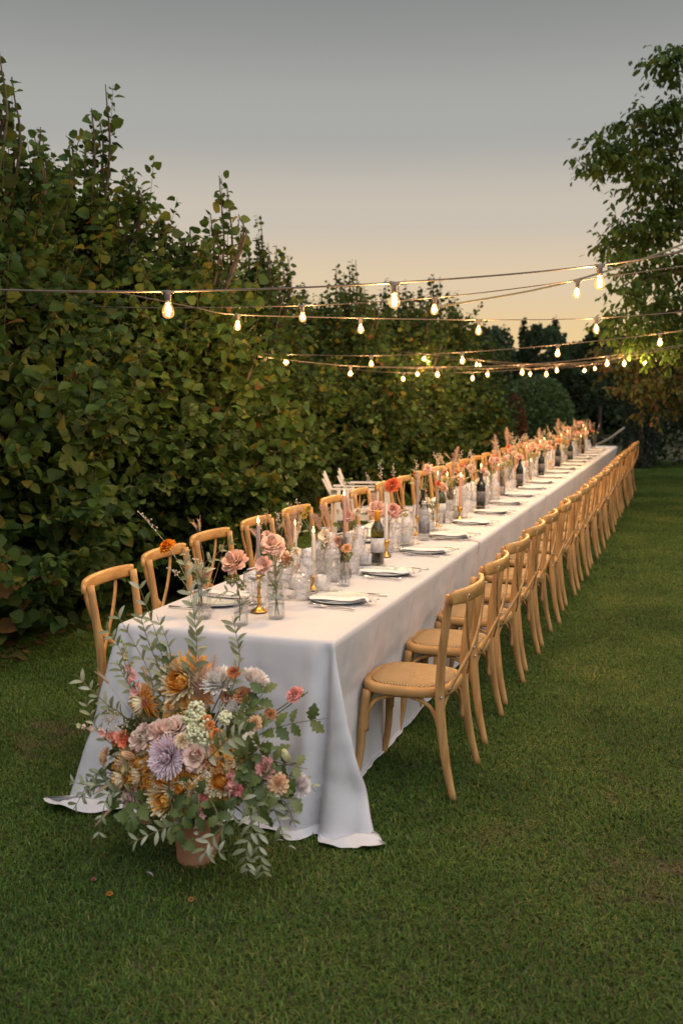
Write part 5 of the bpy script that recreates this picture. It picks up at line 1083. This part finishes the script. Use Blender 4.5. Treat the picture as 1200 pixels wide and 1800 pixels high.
# lobed oak-like leaves on the table side of the bouquet
OAKC = [(.10, .145, .034), (.135, .18, .045), (.075, .11, .028), (.18, .21, .07)]
def oak(c):
    out_ = [(0, 0), (.12, .10), (.27, .20), (.20, .32), (.34, .40), (.38, .48), (.24, .58), (.30, .68), (.28, .76), (.14, .84), (.10, .96), (0, 1.02)]
    m = MB(); mid = [(0, y, .10 * math.sin(y * 3)) for _, y in out_]
    v = [(x, y, .10 * math.sin(y * 3) + .22 * abs(x)) for x, y in out_] + [(-x, y, .10 * math.sin(y * 3) + .22 * abs(x)) for x, y in out_] + mid; n_ = len(out_)
    f = [(2 * n_ + i, i, i + 1, 2 * n_ + i + 1) for i in range(n_ - 1)] + [(n_ + i, 2 * n_ + i, 2 * n_ + i + 1, n_ + i + 1) for i in range(n_ - 1)]
    m.add(v, f, [c] * len(v)); return m.mesh('leaf', OLIVE)
OAKM = [oak(c) for c in OAKC]
for i, (pts, L, n_) in enumerate(((br((440, 1300, 3.08), (500, 1275, 3.1), (575, 1262, 3.12)), .075, 12), (br((430, 1290, 3.1), (450, 1240, 3.12), (470, 1205, 3.12)), .070, 12), (br((420, 1300, 3.06), (430, 1260, 3.08), (440, 1230, 3.08)), .075, 12), (br((440, 1330, 3.04), (490, 1340, 3.04), (540, 1352, 3.06)), .080, 12),
                                  (br((430, 1350, 3.0), (480, 1395, 3.0), (530, 1405, 3.02)), .080, 12), (br((420, 1370, 2.98), (450, 1410, 2.96), (475, 1430, 2.96)), .085, 12), (br((400, 1350, 3.0), (440, 1330, 3.0), (465, 1300, 3.02)), .080, 12), (br((260, 1400, 2.96), (240, 1430, 2.9), (222, 1445, 2.88)), .085, 10), (br((300, 1400, 2.95), (310, 1440, 2.86), (318, 1490, 2.84)), .085, 9),
                                  (br((350, 1400, 2.95), (380, 1420, 2.9), (400, 1430, 2.9)), .080, 9), (br((310, 1230, 3.12), (300, 1180, 3.12), (292, 1135, 3.12)), .065, 9), (br((230, 1370, 3.0), (215, 1390, 2.95), (190, 1400, 2.94)), .075, 9), (br((350, 1300, 3.1), (400, 1290, 3.1), (430, 1270, 3.1)), .075, 10), (br((400, 1400, 3.0), (440, 1380, 2.98), (500, 1370, 3.0)), .075, 12))):
    twig(T, pts, L, n_, 700 + i, 'oak_branch', OAKM, .85, .003, .5)
# more blooms widening the bouquet towards the hedge side, more trailing leaves over the pot
for i, (k, nm, px, py, rp, c, Y, f) in enumerate((('straw', 'strawflower', 205, 1372, 26, (.90, .52, .16), 2.94, (-.7, -.7, -.1)), ('carn', 'carnation', 180, 1330, 16, (.95, .66, .44), 2.98, (-.8, -.5, .2)), ('rose', 'rose', 238, 1296, 17, (.95, .72, .60), 2.96, (-.4, -.7, .6)), ('straw', 'strawflower', 300, 1240, 22, (.92, .58, .2), 3.08, (-.1, -.7, .7)), ('carn', 'carnation', 318, 1300, 13, (.97, .72, .50), 2.95, (0, -.8, .6)),
                                                   ('straw', 'strawflower', 345, 1398, 24, (.86, .46, .13), 2.92, (.1, -.9, -.2)), ('carn', 'carnation', 250, 1440, 14, (.92, .60, .36), 2.92, (-.3, -.8, -.4)), ('liz', 'lisianthus', 440, 1300, 15, (.97, .82, .66), 3.04, (.3, -.8, .5)), ('straw', 'strawflower', 425, 1340, 20, (.88, .50, .16), 3.0, (.5, -.8, .2)), ('carn', 'carnation', 448, 1268, 13, (.95, .62, .36), 3.08, (.3, -.6, .6)))):
    p = W(px, py, Y); r = rp / 508; n_ = Vector(f).normalized()
    stem(T, [HEART, HEART.lerp(p, .4) + Vector((0, .03, 0)), p - n_ * r * .9 + Vector((0, .02, 0)), p - n_ * r * .3], .0026); flower(T, k, nm, r, c, p - n_ * r * .25, f, 900 + i)
for i, (pts, L, n_) in enumerate(((br((330, 1400, 2.86), (322, 1440, 2.82), (312, 1475, 2.84)), .070, 8), (br((365, 1400, 2.88), (385, 1440, 2.84), (392, 1470, 2.86)), .070, 8), (br((345, 1390, 2.88), (350, 1420, 2.82), (345, 1450, 2.83)), .065, 8))): twig(T, pts, L, n_, 950 + i, 'oak_branch', OAKM, .85, .003, .5)
for i, (pts, L, n_) in enumerate(((br((200, 1310, 3.05), (165, 1270, 3.03), (150, 1225, 3.0)), .055, 14), (br((190, 1380, 3.0), (155, 1380, 2.96), (118, 1372, 2.95)), .052, 12), (br((250, 1270, 3.08), (215, 1150, 3.08), (185, 1100, 3.1)), .056, 20), (br((300, 1250, 3.12), (300, 1150, 3.12), (275, 1080, 3.12)), .056, 18))): twig(T, pts, L, n_, 970 + i, r=.0026)
# foxtail grasses and golden wisps
for i, q in enumerate(((258, 1195, 3.0), (168, 1172, 3.02), (170, 1385, 2.9), (250, 1165, 3.05), (165, 1440, 2.9), (300, 1250, 3.1))): wisp(T, HEART, W(*q), 800 + i, 'tail')
for i, q in enumerate(((362, 1170, 3.1), (350, 1150, 3.12), (378, 1150, 3.12), (345, 1380, 2.84), (370, 1365, 2.84), (372, 1400, 2.84))): wisp(T, HEART, W(*q), 820 + i, 'plume' if i < 3 else 'seed')
# dark heart of foliage hiding the pot's mouth
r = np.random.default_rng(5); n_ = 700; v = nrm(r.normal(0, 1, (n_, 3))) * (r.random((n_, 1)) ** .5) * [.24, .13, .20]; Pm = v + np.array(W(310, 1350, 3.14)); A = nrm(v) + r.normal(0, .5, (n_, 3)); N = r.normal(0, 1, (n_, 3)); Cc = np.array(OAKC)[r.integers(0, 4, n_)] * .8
V, F, C2 = leaves(Pm, A, N, .05 + .03 * r.random(n_), Cc, LONG, LOWF); o = ob('foliage', np_mesh('foliage', V, F, C2, OLIVE, True), T); o['kind'] = 'stuff'

# fallen bits on the grass
for i, (px, py, c, lab, rr) in enumerate(((193, 1570, (.70, .27, .06), 'orange flower head fallen on the grass', .010), (165, 1545, (.55, .20, .18), 'small pink petal bud lying on the grass', .008), (336, 1580, (.55, .30, .12), 'tan dried flower head on the grass before the pot', .009))):
    p = atz(px, py, .026); m, _ = flower_mb('carn', rr, c, 40 + i); o = m.build('fallen_flower', PETAL); o.location = p; tag(o, lab, 'flower')
for i, (px, py, a, lab) in enumerate(((520, 1493, .2, 'pale fallen leaf on the grass by the cloth hem'), (500, 1478, 1.0, 'pale fallen leaf on the grass beside the olive sprigs'), (270, 1540, .1, 'pale bluish fallen leaf on the grass before the pot'))):
    v, f, cs = lance(.040, .012, (.42, .42, .40)); m = MB(); m.add(v, f, cs); o = m.build('fallen_leaf', OLIVE); o.location = atz(px, py, .034); o.rotation_euler = (.1, .1, a + 1.2); tag(o, lab, 'leaf')

# ================================================================ STRING LIGHTS
CORDM = mat('cord_rubber', (.16, .125, .10), .5, (.12, .09, .075), 30); SOCK = mat('socket_plastic', (.20, .16, .14), .45)
BULBG = glass_mat('bulb_glass', (1.0, .86, .62))
_t = BULBG.node_tree; _o = _t.nodes['Material Output']; _l = _o.inputs[0].links[0].from_socket; _e = _t.nodes.new('ShaderNodeEmission'); _e.inputs[0].default_value = (1.0, .50, .15, 1); _e.inputs[1].default_value = .30
_a = _t.nodes.new('ShaderNodeAddShader'); _t.links.new(_l, _a.inputs[0]); _t.links.new(_e.outputs[0], _a.inputs[1]); _t.links.new(_a.outputs[0], _o.inputs[0]); BULBG.cycles.emission_sampling = 'NONE'; FILA = emit_mat('filament', (1.0, .58, .20), 3.2); CAPM = mat('bulb_cap', (.55, .38, .16), .3, metal=1)
def sock_mesh():
    m = MB(); lathe(m, [(.001, .012), (.012, .012), (.015, .004), (.0155, -.004), (.0165, -.006), (.0165, -.010), (.0155, -.012), (.0160, -.018), (.0160, -.022), (.0150, -.024), (.0150, -.036), (.013, -.040), (.001, -.040)], 16)
    tube(m, [(-.028, 0, .004), (.028, 0, .004)], .0085, 8); return m.mesh('socket', SOCK)
def bulb_mesh():
    m = MB(); lathe(m, [(.0125, -.038), (.014, -.048), (.021, -.062), (.0275, -.078), (.0295, -.090), (.028, -.103), (.022, -.113), (.012, -.119), (.001, -.121)], 20); return m.mesh('bulb', BULBG)
def fil_mesh():
    m = MB()
    for k in range(4):
        a = k * PI / 2 + .4; x, y_ = .0075 * math.cos(a), .0075 * math.sin(a); tube(m, [(x * .5, y_ * .5, -.056), (x * 1.7, y_ * 1.7, -.066), (x * 2.0, y_ * 2.0, -.084), (x * .8, y_ * .8, -.104)], .0022, 6)
    return m.mesh('filament', FILA)
def cap_mesh():
    m = MB(); lathe(m, [(.0145, -.036), (.0150, -.048), (.0120, -.050), (.0120, -.036)], 14); return m.mesh('cap', CAPM)
SM, BM, FM, CM = sock_mesh(), bulb_mesh(), fil_mesh(), cap_mesh()
LD = bpy.data.lights.new('bulb_light', 'POINT'); LD.energy = 30; LD.color = (1.0, .64, .31); LD.shadow_soft_size = .009
STR = [('string of large bulbs hung lowest and nearest over the table end', [(-60, 508, 3.30)], [(295, 512, 3.60), (692, 497, 4.10), (1053, 466, 4.60)], [(1290, 425, 4.95)]),
       ('second string of bulbs, crossing just above the treetops', [(280, 541, 6.4)], [(531, 537, 6.4), (764, 523, 6.42), (1014, 493, 6.5)], [(1290, 455, 6.6)]),
       ('third string of bulbs, one glowing among the hazel leaves', [(340, 540, 6.6)], [(418, 553, 6.75), (633, 559, 7.2), (841, 562, 7.6), (1047, 559, 8.0)], [(1300, 540, 8.5)]),
       ('fourth string of five small bulbs above the bundled cords', [(465, 622, 9.85)], [(502, 623, 9.85), (652, 625, 9.85), (812, 619, 9.85), (980, 606, 9.85), (1160, 586, 9.85)], [(1300, 565, 9.9)]),
       ('fifth string of bulbs, lowest across the dark trees', [(430, 620, 10.0)], [(466, 628, 10.2), (616, 643, 10.5), (768, 645, 10.8), (917, 641, 11.1), (1067, 626, 11.5)], [(1300, 590, 12)]),
       ('sixth string of small bulbs over the far half of the table', [(600, 648, 13)], [(708, 655, 13), (830, 654, 13), (960, 646, 13), (1097, 627, 13)], [(1300, 590, 13)]),
       ('seventh string of small bulbs near the garden end', [(620, 645, 13.9)], [(733, 647, 13.9), (856, 648, 13.9), (978, 640, 13.9), (1134, 628, 13.9)], [(1300, 600, 13.9)]),
       ('eighth, faint string of tiny bulbs past the garden end', [(640, 612, 16)], [(745, 622, 16), (837, 632, 16.3), (931, 648, 16.5), (1027, 642, 16.6), (1101, 623, 16.8)], [(1300, 585, 17)]),
       ('ninth string of tiny bulbs, deepest in the garden', [(660, 600, 17)], [(749, 627, 17), (843, 634, 17.3), (1045, 640, 17.8)], [(1300, 600, 18)])]
for si, (lab, a, bl, b) in enumerate(STR):
    pts = [aty(*q) for q in a + bl + b]; sc_ = (.84, .88, .92, .95, .95, .95, .95, .9, .9)[si]
    P0 = pts[0] - (pts[1] - pts[0]).normalized() * (1.2 if si > 2 else .6); P0.z += .02
    base = pts[1]; t = thing('string_light', tuple(base), lab, 'string lights', 'strings of warm bulbs over the table')
    m = MB(); cc = catmull([P0] + pts, 8); tube(m, [q - base for q in cc], .0038 if si else .0042, 6)
    m.build('cable', CORDM, t)
    d = pts[2] - pts[1]; rz = math.atan2(d.y, d.x)
    for q in pts[1:-1]:
        s_ = ob('socket', SM, t, q - base + Vector((0, 0, -.006)), (random.uniform(-.05, .05), random.uniform(-.05, .05), rz), sc_)
        ob('bulb', BM, s_); ob('cap', CM, s_); ob('filament', FM, s_); l = ob('bulb_light', LD, s_, (0, 0, -.085))
# extra cable running high into the limbs, and the slack garden rope at the end
m = MB(); tube(m, catmull([aty(q[0], q[1], q[2]) for q in ((760, 540, 7.3), (800, 534, 7.4), (960, 505, 7.8), (1110, 462, 8.2), (1260, 405, 8.6))], 6), .0085, 6); tag(m.build('guy_rope', mat('green_rope', (.16, .15, .10), .8)), 'thick greenish rope slanting up behind the second string of bulbs', 'rope')
m = MB(); tube(m, catmull([aty(1040, 785, 20.3), aty(1068, 772, 21.2), aty(1096, 752, 22.6)], 6), .028, 7); tag(m.build('garden_rope', mat('pale_rope', (.34, .29, .22), .9, (.26, .22, .16), 30)), 'pale slack rope from the table end towards the cypress', 'rope')
